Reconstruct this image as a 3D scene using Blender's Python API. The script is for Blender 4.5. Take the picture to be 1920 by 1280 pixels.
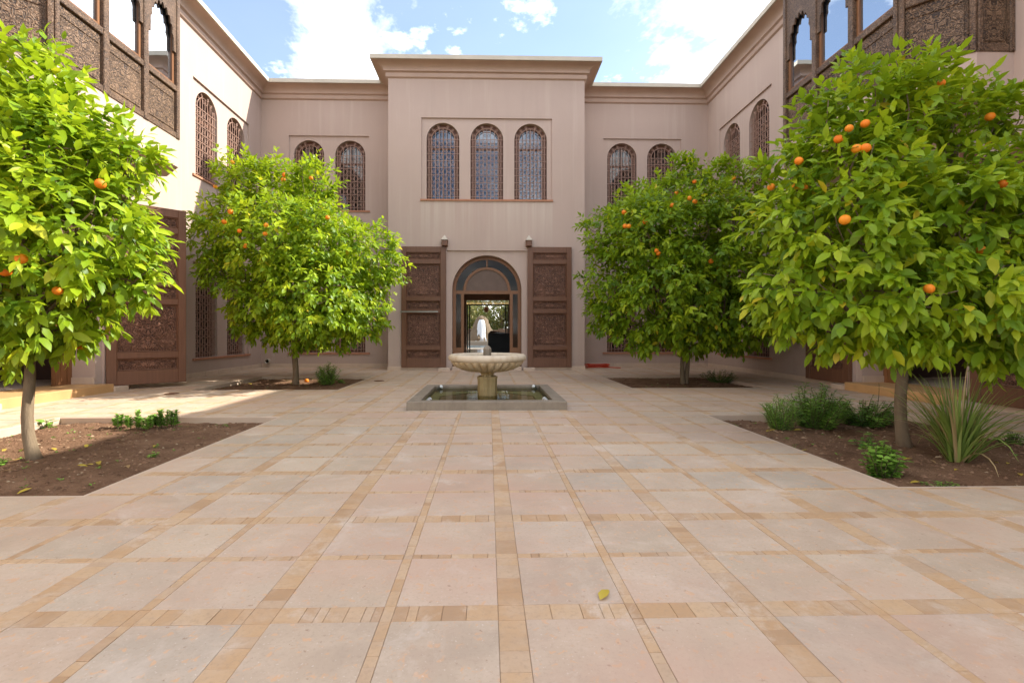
import bpy, math, random
import numpy as np
from mathutils import Vector, Matrix, noise as mnoise
from mathutils.geometry import tessellate_polygon

for _o in list(bpy.data.objects):
    bpy.data.objects.remove(_o)
SC = bpy.context.scene
COL = SC.collection
PI = math.pi
rnd = random.Random(7)

# ------------------------------------------------------------------ camera
CAM = Vector((0.05, 0.0, 1.10))
F, PX, PY, YAW = 907.0, 938.2, 624.0, math.radians(1.4)
cd = bpy.data.cameras.new("camera")
cam = bpy.data.objects.new("camera", cd)
COL.objects.link(cam)
cam.location = CAM
cam.rotation_euler = (PI / 2, 0, -YAW)
cd.sensor_width = 36.0
cd.lens = 36.0 * F / 1920.0
cd.shift_x = (960 - PX) / 1920.0
cd.shift_y = -(640 - PY) / 1920.0
cd.clip_start = 0.05
cd.clip_end = 3000
SC.camera = cam

# ------------------------------------------------------------------ light
SUNV = Vector((1.193, 0.345, 1.0)).normalized()
EL = math.asin(SUNV.z)
ROT = PI / 2 - math.atan2(SUNV.y, SUNV.x)
sl = bpy.data.lights.new("sun", 'SUN')
sl.energy = 3.8
sl.angle = math.radians(0.53)
sl.color = (1.0, 0.95, 0.85)
sun = bpy.data.objects.new("sun", sl)
COL.objects.link(sun)
sun.rotation_euler = SUNV.to_track_quat('Z', 'Y').to_euler()
sun.location = (20, 14, 30)

W = bpy.data.worlds.new("World")
SC.world = W
W.use_nodes = True
wt = W.node_tree
wt.nodes.clear()


def wn(kind, **kw):
    n = wt.nodes.new(kind)
    for k, v in kw.items():
        setattr(n, k, v)
    return n


def wmath(op, a, b=None):
    n = wn('ShaderNodeMath', operation=op)
    for i, s in enumerate((a, b)):
        if s is None:
            continue
        if isinstance(s, (int, float)):
            n.inputs[i].default_value = s
        else:
            wt.links.new(s, n.inputs[i])
    return n.outputs[0]


sky = wn('ShaderNodeTexSky', sky_type='NISHITA', sun_disc=False, sun_elevation=EL, sun_rotation=ROT,
         altitude=450, air_density=1.0, dust_density=1.0, ozone_density=1.4)
tcw = wn('ShaderNodeTexCoord')
sep = wn('ShaderNodeSeparateXYZ')
wt.links.new(tcw.outputs['Generated'], sep.inputs[0])
zz = wmath('ADD', wmath('MAXIMUM', sep.outputs[2], 0.0), 0.16)
cx = wmath('DIVIDE', sep.outputs[0], zz)
cy = wmath('DIVIDE', sep.outputs[1], zz)
comb = wn('ShaderNodeCombineXYZ')
wt.links.new(cx, comb.inputs[0])
wt.links.new(cy, comb.inputs[1])
comb.inputs[2].default_value = 8.8
n1 = wn('ShaderNodeTexNoise')
n1.inputs['Scale'].default_value = 1.35
n1.inputs['Detail'].default_value = 9
n1.inputs['Roughness'].default_value = 0.60
n1.inputs['Distortion'].default_value = 0.25
wt.links.new(comb.outputs[0], n1.inputs['Vector'])
cr = wn('ShaderNodeValToRGB')
cr.color_ramp.elements[0].position = 0.44
cr.color_ramp.elements[1].position = 0.615
wt.links.new(n1.outputs[0], cr.inputs[0])
n3 = wn('ShaderNodeTexNoise')
n3.inputs['Scale'].default_value = 3.1
n3.inputs['Detail'].default_value = 8
n3.inputs['Roughness'].default_value = 0.62
off = wn('ShaderNodeVectorMath', operation='ADD')
off.inputs[1].default_value = (3.7, 1.9, 0.6)
wt.links.new(comb.outputs[0], off.inputs[0])
wt.links.new(off.outputs[0], n3.inputs['Vector'])
cr3 = wn('ShaderNodeValToRGB')
cr3.color_ramp.elements[0].position = 0.56
cr3.color_ramp.elements[1].position = 0.73
wt.links.new(n3.outputs[0], cr3.inputs[0])
cover = wmath('MAXIMUM', wmath('MAXIMUM', cr.outputs[0], cr3.outputs[0]), 0.05)   # thin veil over the blue
n2 = wn('ShaderNodeTexNoise')
n2.inputs['Scale'].default_value = 3.0
n2.inputs['Detail'].default_value = 6
wt.links.new(comb.outputs[0], n2.inputs['Vector'])
cshade = wn('ShaderNodeMixRGB')
cshade.inputs[1].default_value = (8.2, 8.4, 8.8, 1)
cshade.inputs[2].default_value = (15.0, 14.6, 13.9, 1)
wt.links.new(n2.outputs[0], cshade.inputs[0])
cmix = wn('ShaderNodeMixRGB')
wt.links.new(cover, cmix.inputs[0])
wt.links.new(sky.outputs[0], cmix.inputs[1])
wt.links.new(cshade.outputs[0], cmix.inputs[2])
bg = wn('ShaderNodeBackground')
bg.inputs[1].default_value = 0.12
wt.links.new(cmix.outputs[0], bg.inputs[0])
wo = wn('ShaderNodeOutputWorld')
wt.links.new(bg.outputs[0], wo.inputs[0])

SC.view_settings.view_transform = 'Standard'
SC.view_settings.look = 'None'
SC.view_settings.gamma = 1.0
SC.view_settings.use_curve_mapping = False
SC.view_settings.exposure = 1.42
SC.cycles.use_denoising = True
SC.cycles.max_bounces = 7
SC.cycles.diffuse_bounces = 4
SC.cycles.transparent_max_bounces = 7
SC.cycles.caustics_reflective = False
SC.cycles.caustics_refractive = False


# ------------------------------------------------------------------ helpers
def ray(px, py):
    xc = (px - PX) / F
    zc = -(py - PY) / F
    c, s = math.cos(YAW), math.sin(YAW)
    return Vector((xc * c + s, -xc * s + c, zc))


def at(px, py, Y):
    d = ray(px, py)
    return CAM + d * (Y / d.y)


def gnd(px, py, z=0.0):
    d = ray(px, py)
    return CAM + d * ((z - CAM.z) / d.z)


def pix(p):
    v = Vector(p) - CAM
    c, s = math.cos(YAW), math.sin(YAW)
    xc = v.x * c - v.y * s
    yc = v.x * s + v.y * c
    return (PX + F * xc / yc, PY - F * v.z / yc) if yc > 0.01 else (-1e5, -1e5)


class MB:
    def __init__(s):
        s.v, s.f = [], []

    def add(s, vs, fs):
        o = len(s.v)
        s.v += [tuple(p) for p in vs]
        s.f += [tuple(i + o for i in f) for f in fs]
        return s

    def box(s, x0, x1, y0, y1, z0, z1):
        return s.add([(x0, y0, z0), (x1, y0, z0), (x1, y1, z0), (x0, y1, z0),
                      (x0, y0, z1), (x1, y0, z1), (x1, y1, z1), (x0, y1, z1)],
                     [(0, 3, 2, 1), (4, 5, 6, 7), (0, 1, 5, 4), (1, 2, 6, 5), (2, 3, 7, 6), (3, 0, 4, 7)])

    def cbox(s, x0, x1, y0, y1, z0, z1, c=0.004):
        # box whose upper edges are chamfered
        return s.add([(x0, y0, z0), (x1, y0, z0), (x1, y1, z0), (x0, y1, z0),
                      (x0, y0, z1 - c), (x1, y0, z1 - c), (x1, y1, z1 - c), (x0, y1, z1 - c),
                      (x0 + c, y0 + c, z1), (x1 - c, y0 + c, z1), (x1 - c, y1 - c, z1), (x0 + c, y1 - c, z1)],
                     [(0, 1, 5, 4), (1, 2, 6, 5), (2, 3, 7, 6), (3, 0, 4, 7),
                      (4, 5, 9, 8), (5, 6, 10, 9), (6, 7, 11, 10), (7, 4, 8, 11), (8, 9, 10, 11)])

    def fbox(s, x0, x1, z0, z1, yb, yf, c=0.006):
        # panel standing upright; the face towards -y is chamfered
        return s.add([(x0, yb, z0), (x1, yb, z0), (x1, yb, z1), (x0, yb, z1),
                      (x0, yf + c, z0), (x1, yf + c, z0), (x1, yf + c, z1), (x0, yf + c, z1),
                      (x0 + c, yf, z0 + c), (x1 - c, yf, z0 + c), (x1 - c, yf, z1 - c), (x0 + c, yf, z1 - c)],
                     [(0, 4, 5, 1)[::-1], (1, 5, 6, 2)[::-1], (2, 6, 7, 3)[::-1], (3, 7, 4, 0)[::-1],
                      (4, 5, 9, 8), (5, 6, 10, 9), (6, 7, 11, 10), (7, 4, 8, 11), (8, 9, 10, 11), (0, 1, 2, 3)])

    def sheet(s, outer, holes, y):
        """flat wall at depth y in the x-z plane, with holes"""
        loops = [[Vector((u, z, 0)) for u, z in l] for l in [outer] + holes]
        flat = [p for l in loops for p in l]
        tris = tessellate_polygon(loops)
        fs = []
        for t in tris:
            a, b, c = [flat[i] for i in t]
            if (b - a).cross(c - a).z < 0:
                t = (t[0], t[2], t[1])
            fs.append(t)
        return s.add([(p.x, y, p.y) for p in flat], fs)

    def skirt(s, loop, y0, y1, closed=True):
        n = len(loop)
        vs = [(u, y0, z) for u, z in loop] + [(u, y1, z) for u, z in loop]
        fs = [(i, (i + 1) % n, n + (i + 1) % n, n + i) for i in range(n if closed else n - 1)]
        return s.add(vs, fs)

    def plate(s, outer, holes, yf, yb):
        s.sheet(outer, holes, yf)
        s.sheet(outer, holes, yb)
        for l in [outer] + holes:
            s.skirt(l, yf, yb)
        return s

    def tube(s, path, rad, n=6, cap=True):
        path = [Vector(p) for p in path]
        rad = rad if isinstance(rad, (list, tuple)) else [rad] * len(path)
        vs, fs = [], []
        up = None
        for i, p in enumerate(path):
            d = (path[min(i + 1, len(path) - 1)] - path[max(i - 1, 0)]).normalized()
            if up is None:
                up = d.orthogonal().normalized()
            up = (up - d * up.dot(d))
            up = up.normalized() if up.length > 1e-6 else d.orthogonal().normalized()
            sd = d.cross(up)
            for k in range(n):
                a = 2 * PI * k / n + PI / n
                vs.append(p + (up * math.cos(a) + sd * math.sin(a)) * rad[i])
        for i in range(len(path) - 1):
            for k in range(n):
                a, b = i * n + k, i * n + (k + 1) % n
                fs.append((a, b, b + n, a + n))
        if cap:
            fs.append(tuple(range(n))[::-1])
            fs.append(tuple(range(len(vs) - n, len(vs))))
        return s.add(vs, fs)

    def lathe(s, prof, n=48, c=(0, 0, 0), mod=None):
        vs, fs = [], []
        for j, (r, z) in enumerate(prof):
            for k in range(n):
                a = 2 * PI * k / n
                rr = r * (mod(j, a) if mod else 1.0)
                vs.append((c[0] + rr * math.cos(a), c[1] + rr * math.sin(a), c[2] + z))
        for j in range(len(prof) - 1):
            for k in range(n):
                a, b = j * n + k, j * n + (k + 1) % n
                fs.append((a, b, b + n, a + n))
        fs.append(tuple(range(n))[::-1])
        fs.append(tuple(range(len(vs) - n, len(vs))))
        return s.add(vs, fs)

    def data(s, name, mat, smooth=False):
        me = bpy.data.meshes.new(name)
        me.from_pydata(s.v, [], s.f)
        me.materials.append(mat)
        if smooth:
            me.polygons.foreach_set('use_smooth', [True] * len(me.polygons))
        me.update()
        return me

    def build(s, name, mat, parent=None, loc=(0, 0, 0), rz=0.0, smooth=False):
        return obj(name, s.data(name, mat, smooth), parent, loc, rz)


def obj(name, me, parent=None, loc=(0, 0, 0), rz=0.0):
    o = bpy.data.objects.new(name, me)
    COL.objects.link(o)
    o.parent = parent
    o.location = loc
    o.rotation_euler = (0, 0, rz)
    return o


def tag(o, label=None, cat=None, group=None, kind=None):
    for k, v in (('label', label), ('category', cat), ('group', group), ('kind', kind)):
        if v:
            o[k] = v
    return o


def thing(name, label, cat, loc=(0, 0, 0), rz=0.0, group=None):
    return tag(obj(name, None, None, loc, rz), label, cat, group)


def smooth_angle(o, deg=35):
    me = o.data
    me.polygons.foreach_set('use_smooth', [True] * len(me.polygons))
    try:
        me.set_sharp_from_angle(angle=math.radians(deg))
    except Exception:
        pass
    return o


# ------------------------------------------------------------------ materials
class NT:
    def __init__(s, name, rough=0.6, spec=0.3):
        s.m = bpy.data.materials.new(name)
        s.m.use_nodes = True
        s.t = s.m.node_tree
        s.b = s.t.nodes['Principled BSDF']
        s.out = s.t.nodes['Material Output']
        s.b.inputs['Roughness'].default_value = rough
        s.b.inputs['Specular IOR Level'].default_value = spec

    def n(s, kind, **kw):
        n = s.t.nodes.new(kind)
        for k, v in kw.items():
            setattr(n, k, v)
        return n

    def link(s, a, b):
        s.t.links.new(a, b)

    def math(s, op, a, b=None, c=None, clamp=False):
        n = s.n('ShaderNodeMath', operation=op, use_clamp=clamp)
        for i, v in enumerate((a, b, c)):
            if v is None:
                continue
            if isinstance(v, (int, float)):
                n.inputs[i].default_value = v
            else:
                s.link(v, n.inputs[i])
        return n.outputs[0]

    def pos(s):
        return s.n('ShaderNodeNewGeometry').outputs['Position']

    def ocoord(s):
        return s.n('ShaderNodeTexCoord').outputs['Object']

    def mapping(s, vec, scale=(1, 1, 1), loc=(0, 0, 0), rot=(0, 0, 0)):
        m = s.n('ShaderNodeMapping')
        m.inputs['Scale'].default_value = scale
        m.inputs['Location'].default_value = loc
        m.inputs['Rotation'].default_value = rot
        s.link(vec, m.inputs['Vector'])
        return m.outputs[0]

    def noise(s, vec, scale, detail=4, rough=0.5, dist=0.0):
        n = s.n('ShaderNodeTexNoise')
        n.inputs['Scale'].default_value = scale
        n.inputs['Detail'].default_value = detail
        n.inputs['Roughness'].default_value = rough
        n.inputs['Distortion'].default_value = dist
        s.link(vec, n.inputs['Vector'])
        return n.outputs[0]

    def voro(s, vec, scale, feature='F1', rnd=1.0):
        n = s.n('ShaderNodeTexVoronoi', feature=feature)
        n.inputs['Scale'].default_value = scale
        n.inputs['Randomness'].default_value = rnd
        s.link(vec, n.inputs['Vector'])
        return n.outputs['Distance']

    def ramp(s, fac, stops):
        r = s.n('ShaderNodeValToRGB')
        e = r.color_ramp.elements
        while len(e) < len(stops):
            e.new(0.5)
        for i, (p, c) in enumerate(stops):
            e[i].position = p
            e[i].color = (*c, 1) if len(c) == 3 else c
        s.link(fac, r.inputs[0])
        return r.outputs[0]

    def fade(s, fac, a, b):
        r = s.n('ShaderNodeMapRange')
        r.inputs[1].default_value = a
        r.inputs[2].default_value = b
        s.link(fac, r.inputs[0])
        return r.outputs[0]

    def mix(s, fac, a, b, mode='MIX'):
        m = s.n('ShaderNodeMixRGB', blend_type=mode)
        for i, v in enumerate((fac, a, b)):
            if isinstance(v, (int, float)):
                m.inputs[i].default_value = v
            elif isinstance(v, tuple):
                m.inputs[i].default_value = (*v, 1)
            else:
                s.link(v, m.inputs[i])
        return m.outputs[0]

    def color(s, c):
        if isinstance(c, tuple):
            s.b.inputs['Base Color'].default_value = (*c, 1)
        else:
            s.link(c, s.b.inputs['Base Color'])

    def bump(s, h, strength=0.3, dist=0.01):
        b = s.n('ShaderNodeBump')
        b.inputs['Strength'].default_value = strength
        b.inputs['Distance'].default_value = dist
        s.link(h, b.inputs['Height'])
        s.link(b.outputs[0], s.b.inputs['Normal'])

    def rnd(s):
        o = s.n('ShaderNodeObjectInfo').outputs['Random']
        g = s.n('ShaderNodeNewGeometry').outputs['Random Per Island']
        return s.math('FRACT', s.math('ADD', o, g))


def simple(name, c, rough=0.6, spec=0.3, metal=0.0, var=0.12, scale=8.0, bump=0.0):
    t = NT(name, rough, spec)
    p = t.pos()
    nz = t.noise(p, scale, 5)
    dark = tuple(x * (1 - var) for x in c)
    light = tuple(min(1, x * (1 + var)) for x in c)
    t.color(t.mix(nz, dark, light))
    t.b.inputs['Metallic'].default_value = metal
    if bump:
        t.bump(t.noise(p, scale * 6, 4), bump, 0.01)
    return t.m


def stucco(name, stain=False):
    t = NT(name, 0.9, 0.15)
    p = t.pos()
    base = t.mix(t.noise(p, 0.7, 5, 0.6), (0.455, 0.345, 0.29), (0.525, 0.405, 0.345))
    fine = t.noise(p, 40, 3)
    base = t.mix(t.math('MULTIPLY', fine, 0.25), base, (0.42, 0.31, 0.255))
    streak = t.noise(t.mapping(p, (5.0, 5.0, 0.22)), 1.0, 5, 0.6)
    base = t.mix(t.math('MULTIPLY', t.fade(streak, 0.53, 0.78), 0.4), base, (0.60, 0.49, 0.415))
    run0 = t.noise(t.mapping(p, (2.6, 2.6, 0.30), (9, 4, 1)), 1.0, 6, 0.65)
    base = t.mix(t.math('MULTIPLY', t.fade(run0, 0.52, 0.72), 0.22), base, (0.39, 0.295, 0.25))
    # faint dirt splashed up from the paving
    sp = t.n('ShaderNodeSeparateXYZ')
    t.link(p, sp.inputs[0])
    dz = t.math('ADD', sp.outputs[2], t.math('MULTIPLY', t.noise(p, 3, 4), 0.5))
    base = t.mix(t.math('MULTIPLY', t.fade(dz, 0.75, 0.3), 0.3), base, (0.33, 0.24, 0.20))
    if stain:
        # rain marks under the sill of the three windows
        run = t.noise(t.mapping(p, (7.0, 7.0, 0.12), (3.1, 0, 0)), 1.0, 4, 0.6)
        below = t.math('MULTIPLY', t.fade(sp.outputs[2], 3.5, 4.7), t.math('LESS_THAN', sp.outputs[2], 5.0))
        side = t.math('LESS_THAN', t.math('ABSOLUTE', sp.outputs[0]), 1.95)
        k = t.math('MULTIPLY', t.math('MULTIPLY', below, side), t.fade(run, 0.38, 0.65))
        base = t.mix(t.math('MULTIPLY', k, 0.55), base, (0.58, 0.50, 0.42))
    t.color(base)
    t.bump(t.math('ADD', t.noise(p, 90, 3), t.math('MULTIPLY', t.noise(p, 6, 3), 1.5)), 0.18, 0.006)
    return t.m


def carved(name, hi, lo, scale=14.0, strength=0.9, rough=0.5, spec=0.35):
    """wood cut all over with shallow interlaced foliage"""
    t = NT(name, rough, spec)
    p = t.ocoord()
    # mirrored about the middle of the panel, as carved work is set out
    sx_ = t.n('ShaderNodeSeparateXYZ')
    t.link(p, sx_.inputs[0])
    cb_ = t.n('ShaderNodeCombineXYZ')
    t.link(t.math('ABSOLUTE', sx_.outputs[0]), cb_.inputs[0])
    t.link(sx_.outputs[1], cb_.inputs[1])
    t.link(sx_.outputs[2], cb_.inputs[2])
    q = cb_.outputs[0]
    n1_ = t.noise(q, scale * 0.42, 1.0, 0.4, 1.2)
    n2_ = t.noise(t.mapping(q, (1, 1, 1), (5.1, 2.2, 3.7)), scale * 0.9, 1.0, 0.4, 0.8)
    a_ = t.math('ADD', t.math('MULTIPLY', t.math('SINE', t.math('MULTIPLY', n1_, 46.0)), 0.5), 0.5)
    b_ = t.math('ADD', t.math('MULTIPLY', t.math('SINE', t.math('MULTIPLY', n2_, 26.0)), 0.5), 0.5)
    h = t.math('ADD', t.math('MULTIPLY', t.fade(a_, 0.25, 0.75), 0.6), t.math('MULTIPLY', t.fade(b_, 0.3, 0.8), 0.4))
    grain = t.noise(t.mapping(p, (30, 30, 2.0)), 1.0, 4)
    c = t.mix(t.fade(h, 0.05, 0.95), lo, hi)
    c = t.mix(t.math('MULTIPLY', grain, 0.35), c, tuple(x * 0.7 for x in lo))
    wear = t.noise(t.pos(), 2.2, 5, 0.6)
    c = t.mix(t.math('MULTIPLY', t.fade(wear, 0.5, 0.8), 0.35), c, tuple(min(1, x * 1.5) for x in hi))
    t.color(c)
    t.bump(h, strength, 0.02)
    return t.m


def wood(name, c, rough=0.45, spec=0.35, var=0.3):
    t = NT(name, rough, spec)
    p = t.ocoord()
    g = t.noise(t.mapping(p, (18, 18, 1.3)), 1.6, 5, 0.6, 0.6)
    big = t.noise(t.pos(), 1.3, 4)
    col = t.mix(g, tuple(x * (1 - var) for x in c), tuple(x * (1 + var) for x in c))
    col = t.mix(t.math('MULTIPLY', big, 0.4), col, tuple(x * 0.75 for x in c))
    t.color(col)
    t.bump(g, 0.15, 0.004)
    return t.m


def glass_mirror(name, tint=(0.9, 0.95, 1.0), base=(0.02, 0.022, 0.026), refl=0.5):
    """window pane before an unlit room: dark behind, sky mirrored in front"""
    t = NT(name, 0.02, 0.5)
    t.color(base)
    g = t.n('ShaderNodeBsdfGlossy')
    g.inputs['Roughness'].default_value = 0.015
    g.inputs['Color'].default_value = (*tint, 1)
    nz = t.noise(t.pos(), 1.4, 2)
    bp = t.n('ShaderNodeBump')
    bp.inputs['Strength'].default_value = 0.03
    bp.inputs['Distance'].default_value = 0.05
    t.link(nz, bp.inputs['Height'])
    t.link(bp.outputs[0], g.inputs['Normal'])
    fr = t.n('ShaderNodeLayerWeight')
    fr.inputs['Blend'].default_value = 0.35
    k = t.math('ADD', refl, t.math('MULTIPLY', fr.outputs['Fresnel'], 0.4), clamp=True)
    mx = t.n('ShaderNodeMixShader')
    t.link(k, mx.inputs[0])
    t.link(t.b.outputs[0], mx.inputs[1])
    t.link(g.outputs[0], mx.inputs[2])
    t.link(mx.outputs[0], t.out.inputs[0])
    return t.m


def glass_clear(name, tint=(0.75, 0.82, 0.8), refl=0.10, fres=0.5, rough=0.01, bump=0.0):
    t = NT(name)
    tr = t.n('ShaderNodeBsdfTransparent')
    tr.inputs[0].default_value = (*tint, 1)
    g = t.n('ShaderNodeBsdfGlossy')
    g.inputs['Roughness'].default_value = rough
    if bump:
        bp = t.n('ShaderNodeBump')
        bp.inputs['Strength'].default_value = bump
        bp.inputs['Distance'].default_value = 0.02
        t.link(t.noise(t.pos(), 7, 3), bp.inputs['Height'])
        t.link(bp.outputs[0], g.inputs['Normal'])
    fr = t.n('ShaderNodeLayerWeight')
    fr.inputs['Blend'].default_value = 0.3
    k = t.math('ADD', refl, t.math('MULTIPLY', fr.outputs['Fresnel'], fres), clamp=True)
    mx = t.n('ShaderNodeMixShader')
    t.link(k, mx.inputs[0])
    t.link(tr.outputs[0], mx.inputs[1])
    t.link(g.outputs[0], mx.inputs[2])
    t.link(mx.outputs[0], t.out.inputs[0])
    return t.m


def paver(name):
    t = NT(name, 0.55, 0.3)
    p = t.pos()
    r = t.rnd()
    r2 = t.math('FRACT', t.math('MULTIPLY', r, 7.31))
    base = t.mix(r, (0.45, 0.345, 0.25), (0.55, 0.43, 0.315))
    base = t.mix(t.math('MULTIPLY', t.fade(r2, 0.6, 1.0), 0.55), base, (0.53, 0.38, 0.285))
    r3 = t.math('FRACT', t.math('MULTIPLY', r, 13.7))
    base = t.mix(t.math('MULTIPLY', t.fade(r3, 0.6, 1.0), 0.7), base, (0.42, 0.355, 0.285))
    cl = t.noise(p, 5.0, 8, 0.65)
    base = t.mix(t.math('MULTIPLY', t.fade(cl, 0.45, 0.70), 0.6), base, (0.61, 0.485, 0.37))
    grit = t.noise(p, 60, 4, 0.7)
    base = t.mix(t.math('MULTIPLY', t.fade(grit, 0.52, 0.70), 0.5), base, (0.37, 0.275, 0.20))
    fleck = t.noise(p, 22, 5, 0.6, 0.4)
    base = t.mix(t.math('MULTIPLY', t.fade(fleck, 0.585, 0.64), 0.85), base, (0.60, 0.37, 0.215))
    blot = t.noise(t.mapping(p, (1, 1, 1), (2.7, 8.1, 0)), 9, 6, 0.7, 0.8)
    base = t.mix(t.math('MULTIPLY', t.fade(blot, 0.62, 0.68), 0.6), base, (0.50, 0.32, 0.20))
    chip = t.noise(t.mapping(p, (1, 1, 1), (9.7, 1.1, 0)), 75, 3, 0.6)
    base = t.mix(t.math('MULTIPLY', t.fade(chip, 0.64, 0.70), 0.6), base, (0.68, 0.60, 0.50))
    pit = t.noise(t.mapping(p, (1, 1, 1), (4, 2, 0)), 30, 4, 0.6)
    base = t.mix(t.math('MULTIPLY', t.fade(pit, 0.66, 0.71), 0.8), base, (0.30, 0.19, 0.12))
    # rusty bloom where water has stood
    st = t.noise(t.mapping(p, (0.5, 0.8, 1), (1.5, 0.4, 0)), 1.0, 5, 0.6)
    base = t.mix(t.math('MULTIPLY', t.fade(st, 0.45, 0.66), 0.7), base, (0.51, 0.325, 0.235))
    dirt = t.noise(t.mapping(p, (1, 1, 1), (5.5, 6.1, 0)), 1.7, 8, 0.72, 0.6)
    base = t.mix(t.math('MULTIPLY', t.fade(dirt, 0.50, 0.70), 0.45), base, (0.36, 0.275, 0.205))
    sm = t.noise(t.mapping(p, (1, 1, 1), (7, 3, 0)), 2.3, 7, 0.7, 0.5)
    base = t.mix(t.math('MULTIPLY', t.fade(sm, 0.56, 0.68), 0.5), base, (0.62, 0.52, 0.43))
    t.color(base)
    t.link(t.fade(cl, 0.2, 0.9), t.b.inputs['Roughness'])
    rr = t.n('ShaderNodeMapRange')
    rr.inputs[3].default_value = 0.38
    rr.inputs[4].default_value = 0.68
    t.link(cl, rr.inputs[0])
    t.link(rr.outputs[0], t.b.inputs['Roughness'])
    t.bump(t.math('SUBTRACT', t.math('MULTIPLY', cl, 0.6), t.math('ADD', t.math('MULTIPLY', grit, 0.25), t.math('MULTIPLY', t.fade(pit, 0.66, 0.76), 0.8))), 0.22, 0.01)
    return t.m


def strip_mat(name):
    t = NT(name, 0.55, 0.3)
    p = t.pos()
    r = t.rnd()
    c = t.ramp(r, [(0.0, (0.41, 0.25, 0.135)), (0.18, (0.48, 0.295, 0.155)), (0.5, (0.53, 0.34, 0.185)), (0.85, (0.56, 0.39, 0.24)), (1.0, (0.47, 0.33, 0.22))])
    g = t.noise(t.mapping(p, (14, 70, 20)), 1.0, 5, 0.6)
    c = t.mix(t.math('MULTIPLY', g, 0.35), c, (0.42, 0.27, 0.16))
    n = t.noise(p, 6, 6, 0.65)
    c = t.mix(t.math('MULTIPLY', t.fade(n, 0.45, 0.68), 0.5), c, (0.54, 0.41, 0.30))
    dirt = t.noise(t.mapping(p, (1, 1, 1), (5.5, 6.1, 0)), 1.7, 8, 0.72, 0.6)
    c = t.mix(t.math('MULTIPLY', t.fade(dirt, 0.50, 0.70), 0.45), c, (0.36, 0.25, 0.165))
    sm = t.noise(t.mapping(p, (1, 1, 1), (7, 3, 0)), 2.3, 7, 0.7, 0.5)
    c = t.mix(t.math('MULTIPLY', t.fade(sm, 0.54, 0.66), 0.65), c, (0.62, 0.52, 0.43))
    gr = t.noise(p, 45, 4, 0.7)
    c = t.mix(t.math('MULTIPLY', t.fade(gr, 0.5, 0.7), 0.5), c, (0.36, 0.25, 0.16))
    t.color(c)
    t.bump(g, 0.12, 0.005)
    return t.m


def soil_mat(name):
    t = NT(name, 0.95, 0.1)
    p = t.pos()
    a = t.noise(p, 3, 6, 0.65)
    c = t.ramp(a, [(0.3, (0.115, 0.062, 0.036)), (0.55, (0.205, 0.116, 0.069)), (0.75, (0.29, 0.175, 0.108))])
    gr = t.noise(p, 55, 5, 0.7)
    c = t.mix(t.math('MULTIPLY', t.fade(gr, 0.58, 0.72), 0.6), c, (0.30, 0.20, 0.13))
    c = t.mix(t.math('MULTIPLY', t.fade(gr, 0.42, 0.30), 0.6), c, (0.05, 0.027, 0.016))
    t.color(c)
    t.bump(t.math('ADD', gr, t.noise(p, 15, 5, 0.7)), 0.7, 0.03)
    return t.m


def leaf_mat(name, cols, trans, tfac=0.32, rough=0.46, spec=0.32):
    t = NT(name, rough, spec)
    tone = t.n('ShaderNodeAttribute', attribute_name='tone').outputs['Fac']
    oi = t.n('ShaderNodeObjectInfo').outputs['Random']
    c = t.ramp(tone, cols)
    tc = t.mix(0.5, c, trans, 'MIX')
    t.color(c)
    tl = t.n('ShaderNodeBsdfTranslucent')
    t.link(tc, tl.inputs[0])
    mx = t.n('ShaderNodeMixShader')
    mx.inputs[0].default_value = tfac
    t.link(t.b.outputs[0], mx.inputs[1])
    t.link(tl.outputs[0], mx.inputs[2])
    t.link(mx.outputs[0], t.out.inputs[0])
    return t.m


def bark_mat(name, a, b):
    t = NT(name, 0.85, 0.15)
    p = t.pos()
    g = t.noise(t.mapping(p, (14, 14, 3)), 2.0, 6, 0.65)
    t.color(t.mix(g, a, b))
    t.bump(g, 0.6, 0.02)
    return t.m


def orange_mat(name):
    t = NT(name, 0.52, 0.3)
    p = t.pos()
    r = t.n('ShaderNodeObjectInfo').outputs['Random']
    t.color(t.mix(t.math('MULTIPLY', t.noise(p, 14, 3), r), (0.78, 0.18, 0.010), (0.88, 0.42, 0.03)))
    t.bump(t.noise(p, 260, 2), 0.25, 0.004)
    return t.m


def marble_mat(name, a, b, c, rough=0.5):
    t = NT(name, rough, 0.35)
    p = t.pos()
    n = t.noise(p, 4.5, 7, 0.62, 0.4)
    col = t.mix(t.fade(n, 0.3, 0.7), a, b)
    v = t.noise(t.mapping(p, (9, 9, 1.2)), 1.0, 5, 0.6)
    col = t.mix(t.math('MULTIPLY', t.fade(v, 0.5, 0.75), 0.6), col, c)
    t.color(col)
    t.bump(t.noise(p, 60, 3), 0.1, 0.004)
    return t.m


M_STUC = stucco('stucco')
M_STUC_P = stucco('stucco_rain_marked', True)
M_CORN = simple('cornice_render', (0.47, 0.34, 0.275), 0.9, 0.15, var=0.1, scale=3, bump=0.12)
M_COPE = simple('coping_render', (0.50, 0.44, 0.36), 0.9, 0.15, var=0.15, scale=3, bump=0.12)
M_PLINTH = simple('plinth_stone', (0.55, 0.42, 0.32), 0.6, 0.3, var=0.2, scale=4, bump=0.1)
M_SILL = simple('terracotta_sill', (0.42, 0.20, 0.12), 0.75, 0.2, var=0.2, scale=7)
M_CARVE_O = carved('oriel_carving', (0.30, 0.185, 0.11), (0.032, 0.018, 0.012), 20, 0.9)
M_CARVE_P = carved('oriel_post_carving', (0.27, 0.165, 0.10), (0.05, 0.029, 0.019), 30, 0.7)
M_CARVE_D = carved('door_carving', (0.30, 0.145, 0.09), (0.045, 0.019, 0.012), 24, 0.8, 0.45)
M_WOOD_O = wood('oriel_wood', (0.14, 0.082, 0.054))
M_WOOD_R = wood('casement_wood', (0.22, 0.097, 0.040), var=0.4)
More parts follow.
